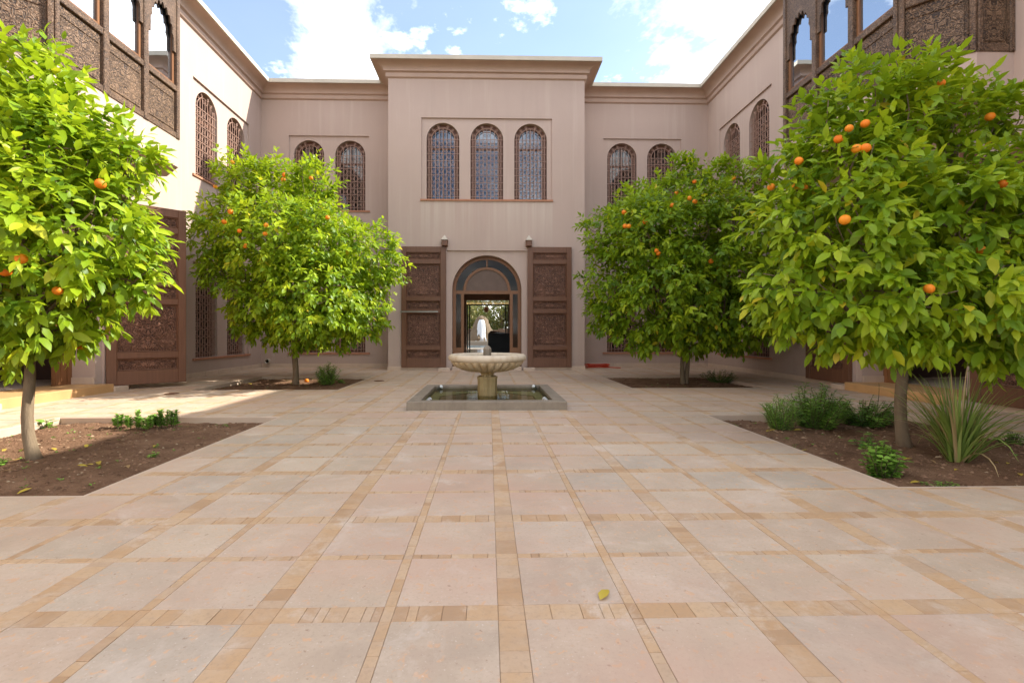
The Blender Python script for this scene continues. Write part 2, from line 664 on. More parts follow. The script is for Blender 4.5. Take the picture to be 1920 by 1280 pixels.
M_WOOD_D = wood('door_wood', (0.16, 0.072, 0.039), var=0.45)
M_WOOD_W = wood('window_wood', (0.15, 0.066, 0.038))
M_IRON = simple('grille_iron', (0.36, 0.22, 0.165), 0.55, 0.4, var=0.2)
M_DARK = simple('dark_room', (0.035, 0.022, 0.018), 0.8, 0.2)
M_PANE_B = glass_mirror('sky_mirroring_pane', (0.60, 0.72, 0.90), refl=0.09)
M_PANE_O = glass_mirror('oriel_pane', (0.86, 0.93, 1.0), refl=0.62)
M_PANE_D = glass_mirror('dark_pane', (0.8, 0.85, 0.9), base=(0.02, 0.012, 0.010), refl=0.02)
M_CLEAR = glass_clear('clear_glass', (0.80, 0.78, 0.74), 0.015, 0.12)
M_FAN = simple('fanlight_painted_reflection', (0.155, 0.105, 0.082), 0.35, 0.12, var=0.25, scale=5)  # brown reflection of the unbuilt front wing, painted as the pane's own colour
M_TILE = paver('limestone_paver')
M_STRIP = strip_mat('sandstone_strip')
M_GROUT = simple('grout', (0.42, 0.31, 0.22), 0.95, 0.1, var=0.3, scale=9)
M_SOIL = soil_mat('garden_soil')
M_STEP = simple('ochre_step', (0.52, 0.30, 0.13), 0.6, 0.3, var=0.3, scale=3)
M_LEAF = leaf_mat('citrus_leaf', [(0.0, (0.065, 0.14, 0.009)), (0.35, (0.165, 0.285, 0.012)), (0.7, (0.31, 0.43, 0.016)), (0.93, (0.46, 0.53, 0.024)), (1.0, (0.62, 0.48, 0.03))], (0.58, 0.70, 0.025), 0.38)
M_SHRUB = leaf_mat('shrub_leaf', [(0.0, (0.045, 0.105, 0.018)), (0.6, (0.12, 0.23, 0.032)), (1.0, (0.21, 0.37, 0.05))], (0.2, 0.42, 0.04), 0.25, 0.5, 0.3)
M_GRASSY = leaf_mat('blade_leaf', [(0.0, (0.12, 0.19, 0.035)), (0.6, (0.25, 0.34, 0.07)), (0.85, (0.42, 0.44, 0.13)), (1.0, (0.46, 0.33, 0.16))], (0.3, 0.4, 0.08), 0.25, 0.5, 0.3)
M_GARDEN = leaf_mat('far_garden_leaf', [(0.0, (0.05, 0.08, 0.018)), (0.5, (0.12, 0.15, 0.04)), (1.0, (0.26, 0.21, 0.07))], (0.26, 0.26, 0.05), 0.3)
M_DRY = leaf_mat('dry_leaf', [(0.0, (0.42, 0.30, 0.05)), (0.6, (0.60, 0.46, 0.05)), (1.0, (0.35, 0.22, 0.10))], (0.6, 0.45, 0.05), 0.2)
M_BARK = bark_mat('citrus_bark', (0.13, 0.095, 0.06), (0.27, 0.20, 0.13))
M_TWIG = bark_mat('twig_bark', (0.08, 0.07, 0.035), (0.15, 0.13, 0.06))
M_ORANGE = orange_mat('orange_peel')
M_MARBLE = marble_mat('bowl_marble', (0.60, 0.48, 0.34), (0.68, 0.58, 0.44), (0.44, 0.29, 0.15))
M_GADROON = marble_mat('stained_marble', (0.50, 0.36, 0.20), (0.62, 0.50, 0.34), (0.34, 0.21, 0.09))
M_PED = marble_mat('pedestal_marble', (0.36, 0.26, 0.12), (0.48, 0.37, 0.19), (0.22, 0.145, 0.055))
M_KERB = marble_mat('kerb_stone', (0.21, 0.165, 0.12), (0.30, 0.245, 0.18), (0.15, 0.115, 0.075), 0.6)
M_WATER = glass_clear('pool_water', (0.72, 0.73, 0.58), 0.02, 0.5, 0.01, 0.04)
M_POOLFL = simple('basin_floor', (0.42, 0.38, 0.23), 0.7, 0.2, var=0.35, scale=5)
M_WHITE = simple('white_plastic', (0.78, 0.78, 0.74), 0.4, 0.4, var=0.05)
M_STEEL = simple('dull_steel', (0.30, 0.29, 0.27), 0.4, 0.5, metal=0.8)
M_RUST = simple('rusty_iron', (0.16, 0.075, 0.04), 0.8, 0.2, var=0.3, scale=20)
M_HOSE = simple('red_hose_rubber', (0.55, 0.06, 0.025), 0.45, 0.4)
M_BAG = simple('teal_plastic', (0.16, 0.27, 0.25), 0.5, 0.4, var=0.3, scale=25)
M_GROUND = simple('bare_earth', (0.22, 0.15, 0.10), 0.95, 0.1, var=0.3, scale=0.6)

# ------------------------------------------------------------------ setting: ground, paving, beds
X_W = 7.24      # courtyard half width, wall to wall
Y_R = 15.7      # rear wing wall
Y_P = 14.3      # pavilion wall
BEDS = [(-5.55, -2.67, 3.32, 6.46), (2.96, 5.75, 3.37, 6.48), (-5.75, -2.85, 9.45, 12.5), (2.90, 5.75, 9.6, 12.6)]

g = MB()
g.sheet([(-400, -400), (400, -400), (400, 400), (-400, 400)], [], 0)
go = obj('ground', MB().add([(x, z, -0.16) for x, y, z in g.v], g.f).data('ground', M_GROUND))
tag(go, 'bare earth under and beyond the courtyard', 'ground', kind='structure')

s = MB()
s.sheet([(-9.5, -3.5), (9.5, -3.5), (9.5, 15.72), (-9.5, 15.72)],
        [[(a, c), (b, c), (b, d), (a, d)] for a, b, c, d in BEDS], 0)
paving = obj('paving', MB().add([(x, z, -0.0045) for x, y, z in s.v], s.f).data('paving', M_GROUT))
tag(paving, 'limestone slabs and tan stone strips paving the courtyard', 'paving', kind='structure')

PER, TW, NW = 0.97, 0.105, 0.045
XC0, YC0 = 0.14, 1.907
GAP = 0.0008


def bands(c0, lo, hi):
    """list of (start, end, kind) along one axis"""
    out = []
    k = math.floor((lo - c0) / PER) - 1
    while True:
        c = c0 + k * PER
        if c - TW > hi:
            break
        t = (PER - TW - NW) / 2
        out.append((c - TW / 2, c + TW / 2, 'w'))
        out.append((c + TW / 2, c + TW / 2 + t, 't'))
        out.append((c + TW / 2 + t, c + TW / 2 + t + NW, 'n'))
        out.append((c + TW / 2 + t + NW, c + PER - TW / 2, 't'))
        k += 1
    return [(max(a, lo), min(b, hi), q) for a, b, q in out if b > lo + 0.01 and a < hi - 0.01]


def minus(r, c):
    a0, a1, b0, b1 = r
    x0, x1, y0, y1 = c
    if x0 >= a1 or x1 <= a0 or y0 >= b1 or y1 <= b0:
        return [r]
    o = []
    if x0 > a0:
        o.append((a0, x0, b0, b1))
    if x1 < a1:
        o.append((x1, a1, b0, b1))
    l, h = max(a0, x0), min(a1, x1)
    if y0 > b0:
        o.append((l, h, b0, y0))
    if y1 < b1:
        o.append((l, h, y1, b1))
    return [q for q in o if q[1] - q[0] > 0.012 and q[3] - q[2] > 0.012]


CUTS = BEDS + [(-1.12, 1.18, 6.89, 9.19)]


def pieces(r):
    rs = [r]
    for c in CUTS:
        rs = [q for x in rs for q in minus(x, c)]
    return rs


bx = bands(XC0, -X_W, X_W)
by = bands(YC0, -2.5, Y_R)
tiles, stones = [], []
for (x0, x1, kx) in bx:
    for (y0, y1, ky) in by:
        if kx == 't' and ky == 't':
            tiles += pieces((x0, x1, y0, y1))
            continue
        # little sandstones laid across the strip
        far = y0 > 8.5
        if kx == 't':           # strip running along x
            u, e, ln = x0, x1, (0.20 if far else None)
            while u < e - 1e-6:
                w_ = ln or rnd.choice((0.04, 0.055, 0.07, 0.085, 0.10, 0.13)) * rnd.uniform(0.9, 1.1)
                v_ = min(u + w_, e)
                if e - v_ < 0.02:
                    v_ = e
                stones += pieces((u, v_, y0, y1))
                u = v_
        elif ky == 't':
            u, e, ln = y0, y1, (0.20 if far else None)
            while u < e - 1e-6:
                w_ = ln or rnd.choice((0.06, 0.08, 0.10, 0.12, 0.16)) * rnd.uniform(0.9, 1.1)
                v_ = min(u + w_, e)
                if e - v_ < 0.025:
                    v_ = e
                stones += pieces((x0, x1, u, v_))
                u = v_
        else:
            stones += pieces((x0, x1, y0, y1))


def seen_size(r):
    c = ((r[0] + r[1]) / 2, (r[2] + r[3]) / 2, 0)
    if c[1] < 1.35:
        return 0
    p = pix(c)
    if p[0] < -90 or p[0] > 2010 or p[1] > 1345:
        return 0
    d2 = (c[0] - CAM.x) ** 2 + c[1] ** 2
    return (r[1] - r[0]) * (r[3] - r[2]) / (c[1] ** 3 + 0.05 * d2)


def lay(rects, name, mat, limit, restname):
    rects = sorted(rects, key=seen_size, reverse=True)
    cache = {}
    rest = MB()
    for i, r in enumerate(rects):
        a, b = r[1] - r[0] - 2 * GAP, r[3] - r[2] - 2 * GAP
        cxx, cyy = (r[0] + r[1]) / 2, (r[2] + r[3]) / 2
        dz = rnd.uniform(-0.0015, 0.0008)
        if i < limit and seen_size(r) > 0:
            key = (round(a, 3), round(b, 3))
            if key not in cache:
                cache[key] = MB().cbox(-a / 2, a / 2, -b / 2, b / 2, -0.0125, 0, 0.0014).data(name, mat)
            o = obj(name, cache[key], paving, (cxx, cyy, dz))
            o.rotation_euler = (rnd.uniform(-1, 1) * 0.0022, rnd.uniform(-1, 1) * 0.0022, rnd.uniform(-1, 1) * 0.002)
        else:
            rest.cbox(cxx - a / 2, cxx + a / 2, cyy - b / 2, cyy + b / 2, -0.0125 + dz, dz, 0.0028)
    o = rest.build(restname, mat, paving)
    o['kind'] = 'stuff'


lay(tiles, 'tile', M_TILE, 300, 'far_tiles')
lay(stones, 'strip_stone', M_STRIP, 300, 'small_strip_stones')

bed_names = ['front left', 'front right', 'rear left', 'rear right']
for (a, b, c, d), nm in zip(BEDS, bed_names):
    n = 70
    vs, fs = [], []
    for j in range(n + 1):
        for i in range(n + 1):
            x, y = a + (b - a) * i / n, c + (d - c) * j / n
            e = min(x - a, b - x, y - c, d - y)
            z = -0.085 + 0.035 * min(1, e / 0.5) + 0.030 * mnoise.noise((x * 1.7, y * 1.7, 0)) + 0.014 * mnoise.noise((x * 7, y * 7, 2)) + 0.010 * mnoise.noise((x * 23, y * 23, 5))
            vs.append((x, y, z))
    for j in range(n):
        for i in range(n):
            k = j * (n + 1) + i
            fs.append((k, k + 1, k + n + 2, k + n + 1))
    so = MB().add(vs, fs).build('soil', M_SOIL, smooth=True)
    tag(so, 'brown soil of the %s planting bed' % nm, 'soil', kind='structure')
    e = MB()
    t = 0.035
    for r in ((a, b, c, c + t), (a, b, d - t, d), (a, a + t, c + t, d - t), (b - t, b, c + t, d - t)):
        e.cbox(r[0], r[1], r[2], r[3], -0.15, -0.003, 0.004)
    e.build('bed_edging', M_PLINTH, paving)


def soil_z(x, y):
    for a, b, c, d in BEDS:
        if a < x < b and c < y < d:
            e = min(x - a, b - x, y - c, d - y)
            return -0.085 + 0.035 * min(1, e / 0.5) + 0.030 * mnoise.noise((x * 1.7, y * 1.7, 0)) + 0.014 * mnoise.noise((x * 7, y * 7, 2)) + 0.010 * mnoise.noise((x * 23, y * 23, 5))
    return 0.0


# ------------------------------------------------------------------ architecture builders (x along wall, y into wall, z up)
def arch(cx, z0, zt, hw, n=20):
    sp = zt - hw
    return [(cx - hw, z0), (cx + hw, z0)] + [(cx + hw * math.cos(PI * k / n), sp + hw * math.sin(PI * k / n)) for k in range(n + 1)]


def rect(a, b, c, d):
    return [(a, c), (b, c), (b, d), (a, d)]


HW, WH = 0.485, 2.27


def make_grille():
    m = MB()
    sp = WH - HW
    y = 0.0
    xs = [-0.42, -0.336, -0.224, -0.112, 0.0, 0.112, 0.224, 0.336, 0.42]
    for x in xs:
        top = sp + math.sqrt(max(0, (HW - 0.02) ** 2 - x * x)) if abs(x) > 0.35 else sp + math.sqrt(0.345 ** 2 - x * x)
        m.box(x - 0.007, x + 0.007, y - 0.007, y + 0.007, 0.01, top)
    for k in range(9):
        z = 0.10 + k * 0.212
        m.box(-HW + 0.005, HW - 0.005, y - 0.014, y - 0.002, z - 0.007, z + 0.007)
    # inner arch
    m.tube([(0.35 * math.cos(PI * k / 20), y, sp + 0.35 * math.sin(PI * k / 20)) for k in range(21)], 0.012, 4)
    for a in (20, 45, 70, 110, 135, 160):
        c, q = math.cos(math.radians(a)), math.sin(math.radians(a))
        m.tube([(0.35 * c, y, sp + 0.35 * q), (0.475 * c, y, sp + 0.475 * q)], 0.009, 4)
        m.tube([(0.41 * c + 0.035 * math.cos(2 * PI * j / 8), y, sp + 0.41 * q + 0.035 * math.sin(2 * PI * j / 8)) for j in range(9)], 0.006, 4)
    # rings and scrolls in the cells
    for k in range(8):
        z = 0.206 + k * 0.212
        for i in range(6):
            x = -0.28 + i * 0.112
            rx, rz_ = (0.040, 0.055) if (i + k) % 2 else (0.048, 0.085)
            m.tube([(x + rx * math.cos(2 * PI * j / 8), y - 0.004, z + rz_ * math.sin(2 * PI * j / 8)) for j in range(9)], 0.0055, 4, False)
            if (i + k) % 2:
                m.box(x - 0.045, x + 0.045, y - 0.010, y, z - 0.004, z + 0.004)
        for x in (-0.378, 0.378):
            m.tube([(x + 0.03 * math.cos(2 * PI * j / 6), y - 0.004, z + 0.07 * math.sin(2 * PI * j / 6)) for j in range(7)], 0.0055, 4, False)
    for sx in (-1, 1):
        m.tube([(sx * (0.06 + 0.05 * math.cos(t) * (1 - t / 12)), y, sp + 0.24 + 0.05 * math.sin(t) * (1 - t / 12)) for t in np.linspace(0, 7, 14)], 0.006, 4)
    return m.data('grille', M_IRON)


def make_frame():
    m = MB()
    o, i = arch(0, 0, WH, HW - 0.003), arch(0, 0.07, WH - 0.135, HW - 0.135)
    m.plate(o, [i], 0, 0.06)
    m.box(-0.012, 0.012, 0.012, 0.05, 0.07, WH - 0.14)
    m.box(-0.355, 0.355, 0.010, 0.048, 1.53, 1.585)
    for sx in (-1, 1):
        for z in (0.18, 0.62, 1.06):
            m.box(sx * 0.417 - 0.028, sx * 0.417 + 0.028, -0.012, 0, z, z + 0.36)
    return m.data('window', M_WOOD_W)


GRILLE = make_grille()
FRAME = make_frame()
PANES = {}
for key, mt in (('b', M_PANE_B), ('d', M_PANE_D)):
    q = MB().sheet(arch(0, 0.06, WH - 0.12, HW - 0.12), [], 0.04)
    PANES[key] = q.data('pane', mt)


def window(parent, u, z0, depth, key):
    w = obj('window', FRAME, parent, (u, depth + 0.15, z0))
    obj('pane', PANES[key], w, (0, 0, 0))
    obj('grille', GRILLE, w, (0, -0.10, 0))
    return w


PD = 0.05       # how far the panels round the windows sit back


def facade(parent, u0, u1, ztop, panels, holes=(), mat=M_STUC, name='wall'):
    """wall sheet with sunken panels; panel = (a,b,c,d,[arches])"""
    m = MB()
    m.sheet(rect(u0, u1, -0.02, ztop), [rect(*p[:4]) for p in panels] + [h for h in holes], 0)
    for p in panels:
        m.skirt(rect(*p[:4]), 0, PD)
        m.sheet(rect(*p[:4]), list(p[4]), PD)
        for a in p[4]:
            m.skirt(a, PD, PD + 0.24)
    for h in holes:
        m.skirt(h, 0, 0.5)
    return m.build(name, mat, parent)


def win_panel(parent, us, a, b, z0, key, top_extra=0.13):
    """panel with arched windows; returns (panel, sill is built)"""
    for u in us:
        window(parent, u, z0, PD, key)
    m = MB()
    m.box(a - 0.03, b + 0.03, -0.035, PD + 0.02, z0 - 0.055, z0 - 0.004)
    m.build('sill', M_SILL, parent)
    return (a, b, z0 - 0.03, z0 + WH + top_extra, [arch(u, z0, z0 + WH, HW) for u in us])


PROF = [(0.0, 8.575), (0.055, 8.60), (0.065, 8.62), (0.065, 8.70), (0.055, 8.715), (0.085, 8.735), (0.12, 8.745), (0.12, 8.785)]
PROF += [(0.12 + 0.27 * (1 - math.cos(PI / 2 * k / 6)), 8.785 + 0.14 * math.sin(PI / 2 * k / 6)) for k in range(1, 7)]
COPE = [(0.392, 8.926), (0.435, 8.926), (0.435, 9.045), (0.0, 9.05), (-0.4, 9.05)]


def sweep(m, prof, path, dz=0.0):
    """path(o) -> list of plan points for overhang o"""
    rows = [[(x, y, z + dz) for x, y in path(o)] for o, z in prof]
    n = len(rows[0])
    vs = [p for r in rows for p in r]
    fs = []
    for j in range(len(rows) - 1):
        for i in range(n - 1):
            k = j * n + i
            fs.append((k, k + 1, k + n + 1, k + n))
    m.add(vs, fs)


def cornice(parent, path, dz=0.0):
    m = MB()
    sweep(m, PROF, path, dz)
    smooth_angle(m.build('cornice', M_CORN, parent), 30)
    m = MB()
    sweep(m, COPE, path, dz)
    m.build('coping', M_COPE, parent)


LEAF_PANELS = [(0.36, 0.60), (0.72, 1.68), (1.79, 2.04), (2.16, 3.13), (3.25, 3.46)]


def make_leaf_frame():
    m = MB()
    m.fbox(0, 0.16, 0.09, 3.63, 0, -0.075)
    m.fbox(1.16, 1.30, 0.09, 3.63, 0, -0.075)
    zs = [0.09] + [z for p in LEAF_PANELS for z in p] + [3.63]
    for i in range(0, len(zs), 2):
        m.fbox(0.16, 1.16, zs[i], zs[i + 1], -0.002, -0.070)
    for z0, z1 in LEAF_PANELS:      # bead round each panel
        for r in ((0.16, 1.16, z0, z0 + 0.025), (0.16, 1.16, z1 - 0.025, z1), (0.16, 0.185, z0 + 0.025, z1 - 0.025), (1.135, 1.16, z0 + 0.025, z1 - 0.025)):
            m.fbox(*r, -0.02, -0.056, 0.01)
    return m.data('door_leaf', M_WOOD_D)


LEAF_FRAME = make_leaf_frame()
LEAF_FRAME_M = LEAF_FRAME.copy()
LEAF_FRAME_M.transform(Matrix.Scale(-1, 4, (1, 0, 0)))
LEAF_FRAME_M.flip_normals()
PANEL_ME = {}
for z0, z1 in LEAF_PANELS:
    h = round(z1 - z0 - 0.05, 3)
    if h not in PANEL_ME:
        m = MB().fbox(-0.475, 0.475, 0, h, -0.012, -0.026, 0.004)
        m.fbox(-0.44, 0.44, 0.035, h - 0.035, -0.0262, -0.036, 0.006)
        PANEL_ME[h] = m.data('carved_panel', M_CARVE_D)


def door_leaf(parent, hinge, side, loc_y=-0.085, turn=0.0):
    """leaf hung at x = hinge, reaching out to the +x (side 1) or -x (side -1)"""
    o = obj('door_leaf', LEAF_FRAME if side > 0 else LEAF_FRAME_M, parent, (hinge, loc_y + 0.075, 0), turn)
    for z0, z1 in LEAF_PANELS:
        obj('carved_panel', PANEL_ME[round(z1 - z0 - 0.05, 3)], o, (side * 0.66, 0, z0 + 0.025))
    return o


def pivot_set(parent, u, foot=True):
    m = MB()
    m.fbox(u - 0.085, u + 0.085, -0.0, 0.17, 0.0, -0.19, 0.012)
    b = obj('pivot_bracket', MB().add([(x, y, z + 3.64) for x, y, z in m.v], m.f).data('pivot_bracket', M_WOOD_D), parent)
    c = MB().add([(u - 0.10, -0.205, 3.812), (u + 0.10, -0.205, 3.812), (u + 0.10, 0.0, 3.812), (u - 0.10, 0.0, 3.812), (u, -0.105, 3.975)],
                 [(0, 1, 4), (1, 2, 4), (2, 3, 4), (3, 0, 4), (3, 2, 1, 0)])
    c.build('cap', M_COPE, b)
    k = MB().cbox(u - 0.17, u + 0.17, -0.30, -0.0, 0, 0.085, 0.008)
    k.build('pivot_block', M_PLINTH, parent)


R_D, SPR = 1.03, 2.37        # portal arch radius and springing height


def portal_wood(parent, depth, floor):
    """arched wooden door frame with fanlight and sidelights"""
    n = 28

    def half(r, cz=SPR, a0=0, a1=PI, k=n):
        return [(r * math.cos(a0 + (a1 - a0) * i / k), cz + r * math.sin(a0 + (a1 - a0) * i / k)) for i in range(k + 1)]
    m = MB()
    outer = [(-R_D + .004, floor), (-R_D + 0.10, floor)] + [(-R_D + 0.10, SPR)] + half(R_D - 0.10, SPR, PI, 0)[1:-1] + [(R_D - 0.10, SPR), (R_D - 0.10, floor), (R_D - .004, floor)] + half(R_D - .004)
    m.plate(outer, [], depth, depth + 0.09)
    fr = m.build('portal_frame', M_WOOD_R, parent)
    # transom, mullions, inner arch
    q = MB()
    q.box(-0.93, 0.93, depth + 0.012, depth + 0.078, SPR - 0.10, SPR)
    for sx in (-1, 1):
        q.box(sx * 0.735 - 0.045, sx * 0.735 + 0.045, depth + 0.008, depth + 0.082, floor, SPR - 0.10)
        q.box(sx * 0.855 - 0.075, sx * 0.855 + 0.075, depth + 0.014, depth + 0.076, floor, 0.66)
        q.box(sx * 0.855 - 0.055, sx * 0.855 + 0.055, depth + 0.004, depth + 0.014, floor + 0.07, 0.58)
    inner = half(0.71, SPR) + half(0.63, SPR, PI, 0)
    q.plate(inner, [], depth + 0.010, depth + 0.080)
    q.box(-0.022, 0.022, depth + 0.014, depth + 0.076, SPR + 0.70, SPR + 0.945)
    q.build('mullion_work', M_WOOD_R, fr)
    yg = depth + 0.045
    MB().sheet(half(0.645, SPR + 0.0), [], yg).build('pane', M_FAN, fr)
    for a0, a1 in ((0, PI / 2), (PI / 2, PI)):
        MB().sheet(half(0.94, SPR, a0, a1, 14) + half(0.70, SPR, a1, a0, 14), [], yg).build('pane', M_CLEAR, fr)
    for sx in (-1, 1):
        MB().sheet(rect(sx * 0.855 - 0.08, sx * 0.855 + 0.08, 0.65, SPR - 0.09), [], yg).build('pane', M_CLEAR, fr)
    return fr


def plinth(parent, segs, h=0.115):
    for a, b in segs:
        m = MB()
        u = a
        while u < b - 1e-4:
            v = min(u + 0.6, b)
            m.fbox(u + 0.001, v - 0.001, -0.015, h, 0.01, -0.022, 0.004)
            u = v
        m.build('plinth', M_PLINTH, parent)


# ---------------------------------------------------------------- pavilion
pav = thing('pavilion', 'tall pinkish pavilion at the back with three arched windows over the arched doorway', 'building', (0, Y_P, 0))
US = [-1.30, 0.0, 1.30]
pn = win_panel(pav, US, -1.93, 1.93, 5.04, 'b')
ALF = (-1.185, 1.185, 0.0, 3.53)
portal_arch = arch(0, 0.0, SPR + R_D, R_D, 28)
m = MB()
m.sheet(rect(-2.9, 2.9, -0.02, 8.6), [rect(*pn[:4]), rect(*ALF)], 0)
for p, ars, dp in ((pn, pn[4], 0.24), (ALF, [portal_arch], 0.45)):
    m.skirt(rect(*p[:4]), 0, PD)
    m.sheet(rect(*p[:4]), list(ars), PD)
    for a in ars:
        m.skirt(a, PD, PD + dp)
for sx in (-1, 1):          # side walls back to the rear wing
    m.add([(sx * 2.9, 0, -0.02), (sx * 2.9, 1.4, -0.02), (sx * 2.9, 1.4, 8.6), (sx * 2.9, 0, 8.6)], [(0, 1, 2, 3)])
m.build('wall', M_STUC_P, pav)
cornice(pav, lambda o: [(-2.9 - o, 1.4), (-2.9 - o, -o), (2.9 + o, -o), (2.9 + o, 1.4)], 0.004)
MB().box(-2.7, 2.7, 0.3, 1.5, 8.8, 8.99).build('roof', M_COPE, pav)
plinth(pav, [(-2.92, -1.19), (1.19, 2.92)])
for sx in (-1, 1):
    door_leaf(pav, sx * 1.20, sx)
    pivot_set(pav, sx * 1.235)
bolt = MB().box(-2.52, -1.42, -0.185, -0.165, 1.70, 1.735)
bolt.build('bolt_bar', M_STEEL, pav)
portal_wood(pav, PD + 0.22, 0.10)
MB().cbox(-1.02, 1.02, -0.10, 0.60, 0.0, 0.10, 0.006).build('step', M_PLINTH, pav)

# hall seen through the pavilion door
m = MB()
H0, H1, HX, HZ = 0.60, 15.7, 2.6, 3.55
m.add([(-HX, H0, 0.095), (HX, H0, 0.095), (HX, H1, 0.095), (-HX, H1, 0.095)], [(0, 1, 2, 3)])
t = NT('polished_floor', 0.12, 0.6)
t.color(t.mix(t.noise(t.pos(), 0.8, 4), (0.26, 0.26, 0.23), (0.34, 0.33, 0.29)))
m.build('hall_floor', t.m, pav)
m = MB()
m.add([(-HX, H0, 0.09), (-HX, H1, 0.09), (-HX, H1, HZ), (-HX, H0, HZ), (HX, H0, 0.09), (HX, H1, 0.09), (HX, H1, HZ), (HX, H0, HZ)],
      [(0, 1, 2, 3), (4, 5, 6, 7)])
MB().add([(-HX, H0, HZ), (HX, H0, HZ), (HX, H1, HZ), (-HX, H1, HZ)], [(0, 1, 2, 3)]).build('hall_ceiling', simple('ceiling_plaster', (0.72, 0.54, 0.42), 0.8, 0.2), pav)
m.sheet(rect(-HX, HX, 0.09, HZ), [portal_arch], H0 - 0.02)
m.sheet(rect(-HX, HX, 0.09, HZ), [rect(-1.32, 1.32, 0.10, 3.12)], H1)
m.skirt(rect(-1.32, 1.32, 0.10, 3.12), H1, H1 + 0.3)
m.build('hall_wall', simple('hall_plaster', (0.42, 0.28, 0.21), 0.8, 0.2), pav)
m = MB()
for x in (-1.27, -1.12, 1.12, 1.27):
    m.box(x - 0.035, x + 0.035, H1 + 0.1, H1 + 0.17, 0.1, 2.80)
m.box(-1.32, 1.32, H1 + 0.09, H1 + 0.18, 2.80, 2.88)
for z in np.arange(0.4, 2.8, 0.12):
    for sx in (-1, 1):
        m.box(sx * 1.195 - 0.04, sx * 1.195 + 0.04, H1 + 0.12, H1 + 0.15, z, z + 0.02)
m.build('garden_door_frame', simple('black_iron', (0.02, 0.018, 0.018), 0.5, 0.4), pav)

# ---------------------------------------------------------------- rear wing
rear = thing('rear_wing', 'low pinkish rear wing flanking the pavilion on both sides', 'building', (0, Y_R, 0))
for sx in (-1, 1):
    us = sorted([sx * 4.42, sx * 5.74])
    a, b = sorted([sx * 3.80, sx * 6.36])
    up = win_panel(rear, us, a, b, 5.04, 'd')
    lo = win_panel(rear, us, a, b, 0.47, 'd')
    u0, u1 = sorted([sx * 2.85, sx * X_W])
    facade(rear, u0, u1, 8.6, [up, lo])
    plinth(rear, [tuple(sorted([sx * 2.92, sx * (X_W - 0.03)]))])
    cornice(rear, (lambda o, s_=sx: [(-(X_W - o), -o), (-2.6, -o)] if s_ < 0 else [(2.6, -o), (X_W - o, -o)]))
MB().box(-12.5, 12.5, 0.2, 15.4, 8.75, 9.0).build('roof', M_COPE, rear)
m = MB()
m.box(-12.5, -X_W - 0.6, 0.2, 15.4, 0, 8.74)
m.box(X_W + 0.6, 12.5, 0.2, 15.4, 0, 8.74)
m.box(-X_W - .6, -2.65, 15.1, 15.4, 0, 8.74)
m.box(2.65, X_W + .6, 15.1, 15.4, 0, 8.74)
m.box(-2.65, 2.65, 15.1, 15.4, 3.56, 8.74)
m.build('outer_wall', M_STUC, rear)

# drain pipe outlet
pp = at(503, 677, Y_R)
q = MB()
ring = [(0.075, 0), (0.075, 0.10), (0.058, 0.10), (0.058, 0.0)]
q.lathe([(0.058, -0.02), (0.075, -0.02), (0.075, 0.10), (0.060, 0.10), (0.058, 0.0)], 20)
po = q.build('drain_spout', M_COPE, rear, (pp.x, -0.0, pp.z))
po.rotation_euler = (PI / 2, 0, 0)

# ---------------------------------------------------------------- side wings with oriels
P_C, O_C = 8.18, 8.40
O_PLAN = [(-1.95, 0.0), (-1.95, 0.52), (-1.38, 1.12), (1.38, 1.12), (1.95, 0.52), (1.95, 0.0)]   # (along, outward)
ZB0, ZB1, ZT = 4.39, 4.94, 8.42


def lobed(w, z0, ztop, zspr, hw, rise, lobes=9):
    """outline of a scalloped arch board of width w"""
    base = [(-w / 2, z0), (-w / 2, ztop), (w / 2, ztop), (w / 2, z0), (hw, z0)]
    pts = []
    for k in range(lobes):
        a0, a1 = PI * k / lobes, PI * (k + 1) / lobes
        for j in range(4):
            u = j / 4
            a = a0 + (a1 - a0) * u
            b = 1.0 - 0.10 + 0.13 * math.sin(PI * u)
            zz_ = zspr + (rise * b) * (math.sin(a) ** 0.85)
            pts.append((hw * (0.93 + 0.09 * math.sin(PI * u)) * math.cos(a), zz_))
    return base + [(hw, zspr)] + pts[1:] + [(-hw, zspr), (-hw, z0)]


LOB = {}


